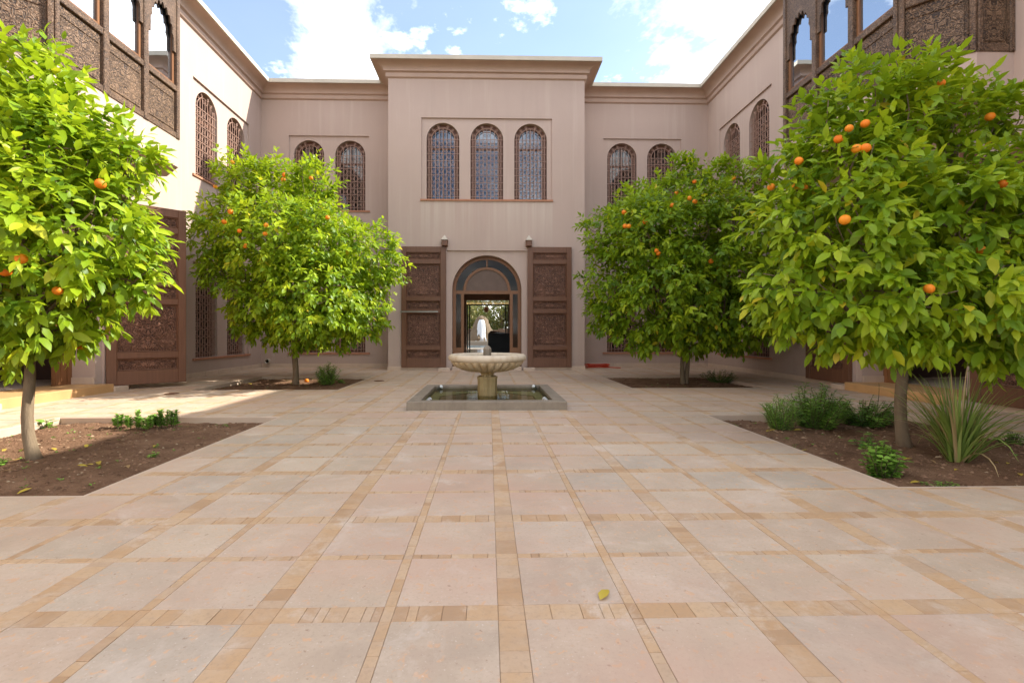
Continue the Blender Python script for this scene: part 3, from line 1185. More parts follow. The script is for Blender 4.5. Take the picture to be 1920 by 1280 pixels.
def oriel(parent, uc):
    pl = O_PLAN
    # rendered corbel under the woodwork
    m = MB()
    n = len(pl)
    vs = [(x, -y, ZB0) for x, y in pl] + [(x, -y, ZB1) for x, y in pl]
    fs = [(i, i + 1, n + i + 1, n + i) for i in range(n - 1)] + [tuple(range(n))[::-1], tuple(range(n, 2 * n))]
    m.add(vs, fs)
    o = m.build('oriel', M_STUC, parent, (uc, 0, 0))
    # roof slab of the oriel
    vs = [(x * 0.99, -y * 0.99, ZT) for x, y in pl] + [(x * 0.99, -y * 0.99, ZT + 0.14) for x, y in pl]
    MB().add(vs, fs).build('oriel_roof', M_WOOD_O, o)
    # dark room core behind the glass
    vs = [(x * 0.90, -y * 0.86 if y else 0.02, ZB1) for x, y in pl] + [(x * 0.90, -y * 0.86 if y else 0.02, ZT) for x, y in pl]
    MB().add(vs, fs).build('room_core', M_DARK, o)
    for i in range(n - 1):
        p, q = Vector((pl[i][0], -pl[i][1], 0)), Vector((pl[i + 1][0], -pl[i + 1][1], 0))
        L = (q - p).length
        d = (q - p).normalized()
        rz = math.atan2(d.y, d.x)
        k = 3 if L > 2 else 1
        ps = 0.075     # half post at each end
        mid = 0.12
        wbay = (L - 2 * ps - (k - 1) * mid) / k

        def put(mb, nm, mt, x=0.0):
            return mb.build(nm, mt, o, (p.x + d.x * x, p.y + d.y * x, 0), rz)
        # posts
        for j in range(k + 1):
            x0 = 0 if j == 0 else ps + j * wbay + (j - 1) * mid
            x1 = ps if j == 0 else (L if j == k else x0 + mid)
            b = MB()
            b.fbox(x0 + 0.002, x1 - 0.002, ZB1, ZT, 0.10, -0.030, 0.012)
            put(b, 'carved_post', M_CARVE_P)
        # rails
        for j in range(k):
            x0 = ps + j * (wbay + mid)
            for z0, z1 in ((ZB1 + 0.001, ZB1 + 0.11), (5.86, 5.97)):
                put(MB().fbox(x0, x0 + wbay, z0, z1, 0.08, -0.018, 0.01), 'rail', M_CARVE_P)
        for j in range(k):
            x0 = ps + j * (wbay + mid)
            xc = x0 + wbay / 2
            b = MB()
            b.fbox(-wbay / 2, wbay / 2, ZB1 + 0.11, 5.86, 0.09, 0.030, 0.004)
            b.fbox(-wbay / 2 + 0.045, wbay / 2 - 0.045, ZB1 + 0.16, 5.81 - 0.14, 0.0298, 0.016, 0.006)
            b.fbox(-wbay / 2 + 0.045, wbay / 2 - 0.045, 5.69, 5.83, 0.0298, 0.018, 0.006)
            put(b, 'carved_panel', M_CARVE_O, xc)
            # casement and pane
            cw = 0.055
            b = MB()
            for r in ((-wbay / 2, -wbay / 2 + cw, 5.97, ZT), (wbay / 2 - cw, wbay / 2, 5.97, ZT), (-wbay / 2 + cw, wbay / 2 - cw, 5.97, 6.03), (-wbay / 2 + cw, wbay / 2 - cw, 7.95, ZT)):
                b.fbox(*r, 0.085, 0.035, 0.006)
            cs = put(b, 'casement', M_WOOD_R, xc)
            MB().sheet(rect(-wbay / 2 + cw - 0.01, wbay / 2 - cw + 0.01, 6.02, 7.96), [], 0.065).build('pane', M_PANE_O, cs) if False else put(MB().sheet(rect(-wbay / 2 + cw - 0.01, wbay / 2 - cw + 0.01, 6.02, 7.96), [], 0.065), 'pane', M_PANE_O, xc)
            # scalloped arch board
            b = MB()
            b.plate(lobed(wbay - 0.004, 6.62, ZT - 0.01, 6.72, wbay / 2 - 0.075, 0.62), [], -0.005, 0.030)
            put(b, 'arch_board', M_CARVE_P, xc)
    return o


def side_wing(name, label, sx):
    """local x runs along the wall; sx=-1 left wing (x = world Y), sx=+1 right wing (x = -world Y)"""
    root = thing(name, label, 'building', (sx * X_W, 0, 0), PI / 2 if sx < 0 else -PI / 2)
    k = 1 if sx < 0 else -1

    def U(y):
        return k * y
    us = sorted([U(12.79), U(14.25)])
    a, b = sorted([U(12.12), U(14.92)])
    up = win_panel(root, us, a, b, 5.04, 'd')
    lo = win_panel(root, us, a, b, 0.47, 'd')
    pc = U(P_C)
    alf = (pc - 1.185, pc + 1.185, 0.0, 3.53)
    par = arch(pc, 0.0, SPR + R_D, R_D, 28)
    u0, u1 = sorted([U(-3.0), U(Y_R)])
    m = MB()
    m.sheet(rect(u0, u1, -0.02, 8.6), [rect(*up[:4]), rect(*lo[:4]), rect(*alf)], 0)
    for p, ars, dp in ((up, up[4], 0.24), (lo, lo[4], 0.24), (alf, [par], 0.55)):
        m.skirt(rect(*p[:4]), 0, PD)
        m.sheet(rect(*p[:4]), list(ars), PD)
        for q_ in ars:
            m.skirt(q_, PD, PD + dp)
    m.build('wall', M_STUC, root)
    if k > 0:
        cornice(root, lambda o: [(-3.0, -o), (Y_R - o, -o)])
    else:
        cornice(root, lambda o: [(-(Y_R - o), -o), (3.0, -o)])
    MB().box(min(u0, u1), max(u0, u1), 0.2, 5.5, 8.76, 9.01).build('roof', M_COPE, root)
    o1, o2 = sorted([U(-3.0), U(15.85)])
    MB().box(o1, o2, 5.2, 5.5, 0, 8.75).build('outer_wall', M_STUC, root)
    pl = sorted([U(-3.0), pc - 1.42]) if k > 0 else sorted([pc + 1.42, U(-3.0)])
    plinth(root, [tuple(pl)])
    pl = sorted([pc + 1.42, U(Y_R - 0.03)]) if k > 0 else sorted([U(Y_R - 0.03), pc - 1.42])
    plinth(root, [tuple(pl)])
    # step and door room
    st = MB().cbox(pc - 1.06, pc + 1.06, -0.27, -0.002, 0.0, 0.147, 0.008)
    st.box(pc - 1.02, pc + 1.02, -0.002, 0.72, 0.0, 0.146)
    st.build('step', M_STEP, root)
    MB().fbox(pc - 1.029, pc - 1.005, 0.147, 0.27, 0.55, 0.06, 0.003).build('reveal_plinth', M_PLINTH, root)
    MB().fbox(pc + 1.005, pc + 1.029, 0.147, 0.27, 0.55, 0.06, 0.003).build('reveal_plinth', M_PLINTH, root)
    h = obj('portal', None, root, (pc, 0, 0))
    fr = portal_wood(root, PD + 0.42, 0.147)
    fr.location.x = pc
    bpy.data.objects.remove(h)
    m = MB()
    m.add([(pc - 2, 0.62, 0.14), (pc + 2, 0.62, 0.14), (pc + 2, 5.0, 0.14), (pc - 2, 5.0, 0.14), (pc - 2, 0.62, 3.5), (pc + 2, 0.62, 3.5), (pc + 2, 5.0, 3.5), (pc - 2, 5.0, 3.5)],
          [(2, 3, 7, 6), (1, 2, 6, 5), (3, 0, 4, 7), (4, 5, 6, 7)])
    m.sheet(rect(pc - 2, pc + 2, 0.14, 3.5), [par], 0.615)
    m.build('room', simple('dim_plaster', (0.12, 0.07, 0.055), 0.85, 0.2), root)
    MB().box(pc - 2, pc + 2, 0.722, 5.0, 0.0, 0.139).build('room_floor', M_TILE, root)
    m = MB()
    m.fbox(pc - 2, pc + 2, 0.14, 0.30, 4.999, 4.95, 0.003)
    m.build('room_plinth', M_PLINTH, root)
    for e in (-1, 1):
        pivot_set(root, pc + e * 1.225)
    oriel(root, U(O_C))
    return root, pc


left, pcl = side_wing('side_wing', 'sunlit cream side wing on the left with a carved oriel', -1)
right, pcr = side_wing('side_wing', 'shaded pinkish side wing on the right with a carved oriel', 1)
door_leaf(left, pcl + 1.20, 1, -0.085, -math.radians(46))
door_leaf(right, pcr - 1.20, -1)        # far leaf of the right portal
door_leaf(right, pcr + 1.20, 1)         # near leaf of the right portal

# ---------------------------------------------------------------- fountain
FX, FY = 0.03, 8.04
fo = thing('fountain', 'marble bowl fountain with gadrooned underside in a square stone basin', 'fountain', (FX, FY, 0))
S1, S0 = 1.145, 0.965
q = MB()
for (a, b, c, d) in ((-S1, S1, -S1, -S0), (-S1, S1, S0, S1), (-S1, -S0, -S0 + .001, S0 - .001), (S0, S1, -S0 + .001, S0 - .001)):
    k = MB().cbox(a, b, c, d, -0.02, 0.122, 0.008)
    k.build('kerb_slab', M_KERB, fo)
q = MB()
oc = [(0.86 * math.cos(PI / 8 + PI / 4 * i), 0.86 * math.sin(PI / 8 + PI / 4 * i)) for i in range(8)]
q2 = MB().sheet(rect(-S0, S0, -S0, S0), [oc], 0)
q.add([(x, z, 0.012) for x, y, z in q2.v], q2.f)
q.add([(x, y, 0.012) for x, y in oc] + [(x, y, -0.10) for x, y in oc], [(i, (i + 1) % 8, 8 + (i + 1) % 8, 8 + i) for i in range(8)] + [tuple(range(8, 16))])
q.build('basin_floor', M_POOLFL, fo)
MB().add([(-S0, -S0, 0.072), (S0, -S0, 0.072), (S0, S0, 0.072), (-S0, S0, 0.072)], [(0, 1, 2, 3)]).build('basin_water', M_WATER, fo)
for sx in (-1, 1):
    for sy in (-1, 1):
        e = MB().tube([(sx * 0.87, sy * 0.87, 0.012), (sx * 0.87, sy * 0.87, 0.07)], 0.018, 8)
        hd = Vector((sx * 0.87, sy * 0.87, 0.095))
        ax = Vector((-sx, -sy, 0.9)).normalized()
        e.tube([hd - ax * 0.05, hd - ax * 0.03, hd + ax * 0.04], [0.026, 0.038, 0.040], 12)
        lp = e.build('spot_lamp', M_STEEL, fo, smooth=False)
        MB().tube([hd + ax * 0.041, hd + ax * 0.052, hd + ax * 0.06], [0.034, 0.030, 0.014], 12).build('lens', M_WHITE, lp, smooth=True)
# pedestal: fluted drum, neck
pr = [(0.160, 0.0), (0.168, 0.02), (0.168, 0.33), (0.176, 0.345), (0.176, 0.375), (0.16, 0.388)]
smooth_angle(MB().lathe(pr, 128, mod=lambda j, a: (1 - 0.035 * abs(math.sin(8 * a)) ** 0.5 * (1 if j in (1, 2, 3) else 0.6)) * (1 + 0.035 * math.cos(4 * a + PI))).build('pedestal', M_PED, fo), 40)
smooth_angle(MB().lathe([(0.105, 0.38), (0.098, 0.405), (0.105, 0.43), (0.135, 0.462)], 64, mod=lambda j, a: 1 + 0.05 * math.cos(12 * a)).build('neck', M_PED, fo), 50)
NG = 28
prof = [(0.12, 0.452), (0.22, 0.458), (0.33, 0.472), (0.43, 0.498), (0.52, 0.540), (0.575, 0.583), (0.60, 0.622), (0.598, 0.642)]
gm = [0.03, 0.10, 0.15, 0.165, 0.15, 0.11, 0.055, 0.0]
under = MB().lathe(prof, NG * 10, mod=lambda j, a: 1 - gm[j] * (1 - abs(math.sin(NG * a / 2)) ** 0.6))
under.build('gadrooned_underside', M_GADROON, fo, smooth=True)
rp = [(0.55, 0.634), (0.600, 0.636), (0.632, 0.652), (0.645, 0.682), (0.643, 0.712), (0.627, 0.738), (0.600, 0.750), (0.575, 0.748), (0.555, 0.736), (0.548, 0.715), (0.50, 0.66), (0.35, 0.60), (0.1, 0.575)]
smooth_angle(MB().lathe(rp, 96).build('bowl', M_MARBLE, fo), 60)
cw = [(0.552 * math.cos(2 * PI * k / 48), 0.552 * math.sin(2 * PI * k / 48), 0.712) for k in range(48)]
MB().add(cw, [tuple(range(48))]).build('bowl_water', glass_clear('bowl_water', (0.55, 0.50, 0.36), 0.10, 0.9, 0.01, 0.03), fo)
fin = MB().lathe([(0.07, 0.58), (0.073, 0.60), (0.073, 0.832), (0.068, 0.845), (0.045, 0.875), (0.012, 0.893)], 8)
fin.v = [(x * math.cos(PI / 8) - y * math.sin(PI / 8), x * math.sin(PI / 8) + y * math.cos(PI / 8), z) for x, y, z in fin.v]
fin.build('finial', M_KERB, fo)

# ---------------------------------------------------------------- foliage tools
LEAF_V = np.array([(0, 0, 0), (0.30, 0.42, 0.05), (0.32, 0, 0), (0.30, -0.42, 0.05), (0.66, 0.36, 0.0), (0.68, 0, -0.05), (0.66, -0.36, 0.0), (1.0, 0, -0.14)])
LEAF_F = [(0, 2, 1), (0, 3, 2), (1, 2, 5, 4), (2, 3, 6, 5), (4, 5, 7), (5, 6, 7)]


def leaf_frames(org, dirs, nrm):
    d = dirs / np.linalg.norm(dirs, axis=1, keepdims=True)
    n = nrm - d * np.sum(nrm * d, axis=1, keepdims=True)
    n /= np.maximum(np.linalg.norm(n, axis=1, keepdims=True), 1e-6)
    return d, np.cross(n, d), n


def leaf_mesh(name, org, dirs, nrm, ln, wd, tone, mat):
    """one mesh of many leaves"""
    org, dirs, nrm = np.asarray(org), np.asarray(dirs), np.asarray(nrm)
    ln, wd, tone = np.asarray(ln), np.asarray(wd), np.asarray(tone)
    d, s_, n = leaf_frames(org, dirs, nrm)
    N = len(org)
    L = LEAF_V
    v = org[:, None, :] + (d[:, None, :] * L[None, :, 0, None] + n[:, None, :] * L[None, :, 2, None]) * ln[:, None, None] + s_[:, None, :] * L[None, :, 1, None] * wd[:, None, None]
    v = v.reshape(-1, 3)
    off = (np.arange(N) * 8)
    tri = np.array([f for f in LEAF_F if len(f) == 3])
    quad = np.array([f for f in LEAF_F if len(f) == 4])
    li = np.concatenate([(off[:, None, None] + tri[None]).reshape(-1), (off[:, None, None] + quad[None]).reshape(-1)])
    nt, nq = N * len(tri), N * len(quad)
    tot = np.concatenate([np.full(nt, 3), np.full(nq, 4)])
    st = np.concatenate([[0], np.cumsum(tot)[:-1]])
    me = bpy.data.meshes.new(name)
    me.vertices.add(len(v))
    me.vertices.foreach_set('co', v.astype(np.float32).ravel())
    me.loops.add(len(li))
    me.loops.foreach_set('vertex_index', li.astype(np.int32))
    me.polygons.add(nt + nq)
    me.polygons.foreach_set('loop_start', st.astype(np.int32))
    me.polygons.foreach_set('use_smooth', np.ones(nt + nq, dtype=bool))
    me.update(calc_edges=True)
    at_ = me.attributes.new('tone', 'FLOAT', 'POINT')
    at_.data.foreach_set('value', np.repeat(tone, 8).astype(np.float32))
    me.materials.append(mat)
    return me


ONE_LEAF = [leaf_mesh('leaf', [(0, 0, 0)], [(1, 0, 0)], [(0, 0, 1)], [1.0], [w_], [t_], M_LEAF) for w_, t_ in ((0.48, 0.25), (0.52, 0.45), (0.5, 0.62), (0.46, 0.8), (0.5, 0.95))]


def branch(a, b, r0, r1, n=6, wob=0.08, rg=None):
    rg = rg or rnd
    a, b = Vector(a), Vector(b)
    L = (b - a).length
    pts, rs = [], []
    off = [Vector((rg.gauss(0, 1), rg.gauss(0, 1), rg.gauss(0, 0.6))) * wob * L for _ in range(2)]
    for i in range(n + 1):
        t = i / n
        w1, w2 = math.sin(PI * t), math.sin(2 * PI * t)
        pts.append(a.lerp(b, t) + off[0] * w1 + off[1] * w2 * 0.5)
        rs.append(r0 + (r1 - r0) * t)
    return pts, rs


def citrus(label, base, fork, rtrunk, lobes, per_m2, leaf_len, oranges, seed, single=0, stems=1, yellow=0.007, fruit_r=0.047, tone_mean=0.49):
    """lobes: (x,y,z,r) in world space"""
    rg = np.random.default_rng(seed)
    pr_ = random.Random(seed)
    base = Vector(base)
    root = thing('orange_tree', label, 'tree', base)
    # trunk and limbs
    m = MB()
    fork = Vector(fork)
    for sidx in range(stems):
        b0 = base + Vector((0.07 * sidx, 0.05 * sidx, -0.05))
        f0 = fork + Vector((0.10 * sidx, 0.03 * sidx, 0))
        pts, rs = branch(b0, f0, rtrunk * 1.05, rtrunk * 0.85, 8, 0.03, pr_)
        rs[0] *= 1.35
        rs[1] *= 1.10
        m.tube(pts, rs, 12)
    crown_c = sum((Vector(l[:3]) * l[3] for l in lobes), Vector()) / sum(l[3] for l in lobes)
    main = []
    for l in lobes:
        c = Vector(l[:3])
        pts, rs = branch(fork - Vector((0, 0, 0.03)), c, rtrunk * 0.4, 0.008, 8, 0.07, pr_)
        m.tube(pts, rs, 6)
        for _ in range(5):
            dv = Vector((pr_.gauss(0, 1), pr_.gauss(0, 1), pr_.gauss(0.3, 0.8))).normalized()
            p2, r2 = branch(pts[pr_.randint(5, 8)], c + dv * l[3] * 0.85, 0.011, 0.004, 5, 0.08, pr_)
            m.tube(p2, r2, 5)
    m.v = [(x - base.x, y - base.y, z - base.z) for x, y, z in m.v]
    m.build('trunk', M_BARK, root, smooth=True)
    # shoots
    C = np.array([l[:3] for l in lobes])
    R = np.array([l[3] for l in lobes])
    org, dirs, nrm, ln, wd, tn = [], [], [], [], [], []
    zmin, zmax = (C[:, 2] - R).min(), (C[:, 2] + R).max()
    cc = np.array(crown_c)
    twig = MB()
    for li in range(len(lobes)):
        cnt = int(per_m2 * 4 * PI * R[li] ** 2)
        dv = rg.normal(size=(cnt, 3))
        dv /= np.linalg.norm(dv, axis=1, keepdims=True)
        # bumpy clumps: radius swings with low-frequency noise over the lobe
        cl = np.array([mnoise.noise((d[0] * 3.1 + li * 3.1, d[1] * 3.1, d[2] * 3.1)) for d in dv])
        rad = R[li] * (0.88 + 0.34 * cl + rg.normal(0, 0.06, cnt))
        rad = np.where(rg.random(cnt) < 0.07, rad * rg.uniform(1.08, 1.28, cnt), rad)     # shoots that stand out of the crown
        inner = rg.random(cnt) < 0.24
        rad = np.where(inner, rad * rg.uniform(0.45, 0.8, cnt), rad)
        P = C[li] + dv * rad[:, None]
        # drop shoots deep within other lobes
        dd = np.linalg.norm(P[:, None, :] - C[None], axis=2) / R[None]
        dd[:, li] = 9
        keep = (dd.min(axis=1) > 0.72) | (rg.random(cnt) < 0.10)
        keep &= ~((cl < -0.11) & (rg.random(cnt) < 0.88))
        for p, d, kp in zip(P, dv, keep):
            if not kp:
                continue
            outw = p - cc
            outw /= np.linalg.norm(outw) + 1e-6
            o = 0.55 * d + 0.45 * outw
            h = (p[2] - zmin) / (zmax - zmin)
            td = o + np.array((0, 0, 0.75 * h - 0.35)) + rg.normal(0, 0.28, 3)
            td /= np.linalg.norm(td)
            nl = rg.integers(6, 10)
            slen = leaf_len * rg.uniform(1.0, 1.9)
            tone0 = np.clip(rg.normal(tone_mean, 0.21), 0.03, 0.9)
            ref = np.cross(td, (0.3, 0.2, 0.9))
            ref /= np.linalg.norm(ref)
            bit = np.cross(td, ref)
            ph = rg.uniform(0, 6.28)
            for k in range(nl):
                t_ = (k + 0.3) / nl
                a = ph + k * 2.4
                side = ref * math.cos(a) + bit * math.sin(a)
                spread = 1.15 * (1 - t_) + 0.25
                ldir = td * (0.45 + 0.6 * t_) + side * spread + np.array((0, 0, -0.28 - 0.45 * (1 - h) * rg.random()))
                org.append(p + td * slen * (t_ - 0.5))
                dirs.append(ldir)
                nrm.append(o * 0.45 + np.array((0, 0, 0.85)) + rg.normal(0, 0.35, 3))
                sz = leaf_len * rg.uniform(0.58, 1.28) * (0.75 + 0.25 * math.sin(PI * min(1, t_ + 0.2)))
                ln.append(sz)
                wd.append(sz * rg.uniform(0.44, 0.58))
                tn.append(1.0 if rg.random() < yellow else np.clip(tone0 + 0.14 * (t_ - 0.5) + rg.normal(0, 0.08), 0, 0.93))
    org, dirs, nrm = np.array(org), np.array(dirs), np.array(nrm)
    ln, wd, tn = np.array(ln), np.array(wd), np.array(tn)
    # oranges: placed on the lobe surfaces along given directions
    spots = []
    for (px, py) in oranges:
        d = np.array(ray(px, py).normalized())
        best = None
        for c, r in zip(C, R):
            oc_ = np.array(CAM) - c
            b_ = oc_ @ d
            q_ = b_ * b_ - (oc_ @ oc_ - (r * 0.93) ** 2)
            if q_ > 0:
                t_ = -b_ - math.sqrt(q_)
                best = t_ if best is None or t_ < best else best
        if best is None:
            j = np.argmin(np.linalg.norm(np.cross(C - np.array(CAM), d), axis=1))
            best = (C[j] - np.array(CAM)) @ d
        spots.append(np.array(CAM) + d * best)
    ok = np.ones(len(org), bool)
    for sp_ in spots:
        v = np.array(CAM) - sp_
        v /= np.linalg.norm(v)
        mid = org + dirs / np.linalg.norm(dirs, axis=1, keepdims=True) * ln[:, None] * 0.5
        rel = mid - sp_
        al = rel @ v
        perp = np.linalg.norm(rel - al[:, None] * v, axis=1)
        ok &= ~((al > -0.02) & (al < 0.7) & (perp < fruit_r * 0.85))
    org, dirs, nrm, ln, wd, tn = org[ok], dirs[ok], nrm[ok], ln[ok], wd[ok], tn[ok]
    # the leaves that show largest become objects of their own
    solo = np.zeros(len(org), bool)
    if single:
        dist = np.linalg.norm(org - np.array(CAM), axis=1)
        view = (np.array(CAM) - org) / dist[:, None]
        d_, s__, n_ = leaf_frames(org, dirs, nrm)
        px_ = np.array([pix(p)[0] for p in org])
        py_ = np.array([pix(p)[1] for p in org])
        score = np.abs(np.sum(n_ * view, axis=1)) * ln * wd / dist ** 2.6
        score[(px_ < 5) | (px_ > 1915) | (py_ < 5)] = 0
        solo[np.argsort(-score)[:single]] = True
    b = np.array(base)
    cm = leaf_mesh('crown', org[~solo] - b, dirs[~solo], nrm[~solo], ln[~solo], wd[~solo], tn[~solo], M_LEAF)
    crown = obj('crown', cm, root)
    crown['kind'] = 'stuff'
    if single:
        d_, s__, n_ = leaf_frames(org, dirs, nrm)
        for i in np.where(solo)[0]:
            lo_ = obj('leaf', ONE_LEAF[min(4, int(tn[i] * 5))], crown)
            M = Matrix(((d_[i][0] * ln[i], s__[i][0] * ln[i], n_[i][0] * ln[i], org[i][0] - b[0]),
                        (d_[i][1] * ln[i], s__[i][1] * ln[i], n_[i][1] * ln[i], org[i][1] - b[1]),
                        (d_[i][2] * ln[i], s__[i][2] * ln[i], n_[i][2] * ln[i], org[i][2] - b[2]), (0, 0, 0, 1)))
            lo_.matrix_local = M
    for sp_ in spots:
        f = obj('orange_fruit', ORANGE_ME, root, Vector(sp_) - base)
        q_ = fruit_r / 0.05 * pr_.uniform(0.88, 1.1)
        f.scale = (q_, q_, q_ * 0.93)
        f.rotation_euler = (pr_.uniform(-0.5, 0.5), pr_.uniform(-0.5, 0.5), pr_.uniform(0, 6))
    return root


om = MB().lathe([(0.001, -0.049)] + [(0.05 * math.cos(a), 0.05 * math.sin(a)) for a in np.linspace(-1.35, 1.35, 12)] + [(0.006, 0.047)], 20)
ORANGE_ME = om.data('orange_fruit', M_ORANGE, True)


def lobes_at(Y, lst, squash=1.0):
    out = []
    for it in lst:
        px, py, rp_ = it[:3]
        dy = it[3] if len(it) > 3 else 0.0
        p = at(px, py, Y + dy)
        out.append((p.x, p.y, p.z, rp_ * (Y + dy) / F))
    return out


FL = [(55, 160, 85), (-60, 210, 110), (140, 240, 70), (50, 290, 120, -0.25), (50, 290, 120, 0.4), (245, 300, 42), (185, 330, 70), (-60, 360, 130, -0.2), (110, 420, 120, -0.45), (130, 430, 125, 0.4),
      (220, 470, 70), (-40, 500, 130, -0.4), (60, 560, 105, -0.3), (180, 562, 64, 0.2), (250, 530, 45), (-90, 600, 110, 0.2), (30, 620, 62), (105, 602, 58, 0.1), (-160, 400, 150)]
RL = [(455, 340, 48), (590, 345, 44), (520, 365, 60, 0.4), (430, 420, 58), (395, 450, 40), (412, 512, 36), (500, 440, 80, -0.9), (500, 470, 90, 0.9), (600, 445, 66, -0.7), (625, 462, 66, 0.8), (680, 480, 62),
      (725, 500, 34), (590, 550, 85, -1.0), (590, 550, 90, 0.8), (680, 570, 52), (488, 556, 60, -0.5), (468, 588, 40), (550, 610, 48, -0.4), (640, 612, 42), (700, 610, 30), (505, 612, 38)]
RR = [(1140, 440, 48), (1195, 400, 52), (1280, 365, 62), (1370, 360, 62), (1290, 310, 18), (1215, 440, 75, -0.9), (1330, 430, 85, -0.9), (1260, 450, 90, 0.9), (1380, 470, 90, 0.6), (1150, 530, 60, -0.1), (1135, 590, 38),
      (1250, 545, 85, -1.0), (1360, 560, 85, -0.8), (1200, 610, 50, -0.4), (1290, 615, 50, -0.6), (1380, 610, 55, -0.3), (1440, 420, 60), (1450, 560, 70), (1300, 580, 80, 0.9)]
RF = [(1640, 195, 88), (1555, 245, 68), (1730, 185, 70, 0.1), (1820, 205, 58, 0.2), (1880, 215, 40, 0.2), (1480, 330, 52), (1600, 330, 100, -0.2), (1475, 420, 55, -0.2), (1590, 430, 95, -0.5), (1700, 320, 85, 0.5),
      (1760, 400, 110, -0.3), (1890, 350, 85, -0.3), (1900, 450, 120, -0.3), (1470, 540, 58, -0.3), (1480, 600, 40, -0.2), (1570, 560, 85, -0.5), (1690, 560, 105, -0.6), (1830, 570, 105, -0.6), (1950, 560, 110, -0.2),
      (1560, 620, 42, -0.3), (1650, 635, 48, -0.3), (1760, 640, 50, -0.3), (1870, 645, 55, -0.4), (2010, 400, 130, 0.3), (1750, 480, 140, 0.6), (1600, 470, 110, 0.5)]

bFL, bRL, bRR, bRF = gnd(68, 862, -0.05), gnd(554, 721, -0.05), gnd(1281, 719, -0.05), gnd(1697, 836, -0.05)
citrus('sunlit orange tree in the front left bed, cropped by the left edge', bFL, at(50, 640, bFL.y + 0.05), 0.046, lobes_at(bFL.y, FL), 58, 0.15,
       [(40, 485), (10, 508), (108, 545), (152, 650), (188, 345)], 11, 260, fruit_r=0.041)
citrus('orange tree in the rear left bed with its top in sun', bRL, at(550, 640, bRL.y), 0.064, lobes_at(bRL.y, RL), 48, 0.155,
       [(436, 304), (404, 350), (432, 397), (420, 416), (449, 433), (499, 422), (460, 461), (583, 334), (533, 328), (531, 337), (497, 438), (614, 408)], 22, 0)
citrus('dark green orange tree in the rear right bed', bRR, at(1283, 640, bRR.y), 0.052, lobes_at(bRR.y, RR), 50, 0.155,
       [(1375, 334), (1302, 341), (1269, 362), (1293, 372), (1303, 378), (1209, 416), (1172, 424), (1179, 424), (1170, 398), (1231, 470), (1234, 475), (1333, 490), (1260, 385)], 33, 0, 2, tone_mean=0.38)
citrus('large shaded orange tree in the front right bed', bRF, at(1700, 640, bRF.y), 0.054, lobes_at(bRF.y, RF), 60, 0.155,
       [(1622, 232), (1592, 241), (1572, 261), (1606, 279), (1623, 278), (1498, 302), (1491, 350), (1507, 352), (1446, 351), (1584, 412), (1765, 156), (1856, 219), (1880, 345), (1838, 468), (1742, 541)], 44, 280, 1, 0.014, 0.040)

# ---------------------------------------------------------------- garden plants


def stem_plant(name, label, cat, base, stems, mat, leaf, width, ln_step, up=0.5, droop=-0.1, seed=1, group=None, tone=(0.5, 0.18), whorl=2, pitch=1.0):
    """stems: list of (dx,dy,height); leaves set along each stem"""
    rg = np.random.default_rng(seed)
    pr_ = random.Random(seed)
    base = Vector(base)
    root = thing(name, label, cat, base, 0, group)
    st = MB()
    org, dirs, nrm, ln, wd, tn = [], [], [], [], [], []
    for dx, dy, h in stems:
        pts, rs = branch((dx * 0.25, dy * 0.25, -0.03), (dx, dy, h), 0.006, 0.002, 6, 0.05, pr_)
        st.tube(pts, rs, 5)
        k, t_ = 0, 0.12
        L = max(0.05, (pts[-1] - pts[0]).length)
        t0 = rg.normal(*tone)
        while t_ <= 1.0:
            i = min(5, int(t_ * 6))
            p = pts[i].lerp(pts[i + 1], t_ * 6 - i)
            ax = (pts[i + 1] - pts[i]).normalized()
            for w_ in range(whorl):
                a = k * 1.9 + w_ * 2 * PI / whorl + rg.normal(0, 0.3)
                sd = Vector((math.cos(a), math.sin(a), 0))
                org.append(p)
                dirs.append(np.array(sd * pitch + ax * up) + np.array((0, 0, droop)))
                nrm.append(np.array((0, 0, 1.0)) + rg.normal(0, 0.35, 3))
                q_ = leaf * rg.uniform(0.7, 1.15) * (1.05 - 0.35 * t_)
                ln.append(q_)
                wd.append(q_ * width)
                tn.append(np.clip(t0 + 0.15 * t_ + rg.normal(0, 0.1), 0, 1))
            k += 1
            t_ += ln_step / L
    st.build('stem', M_TWIG, root)
    fo_ = obj('foliage', leaf_mesh('foliage', org, dirs, nrm, ln, wd, tn, mat), root)
    fo_['kind'] = 'stuff'
    return root


def bush_stems(n, r, h, seed, sq=1.0):
    q_ = random.Random(seed)
    out = []
    for _ in range(n):
        a, rr = q_.uniform(0, 2 * PI), r * math.sqrt(q_.random())
        out.append((rr * math.cos(a), rr * math.sin(a) * sq, h * q_.uniform(0.55, 1.0) * (1.05 - 0.45 * rr / r)))
    return out


def on_soil(px, py):
    p = gnd(px, py, -0.05)
    return Vector((p.x, p.y, soil_z(p.x, p.y)))


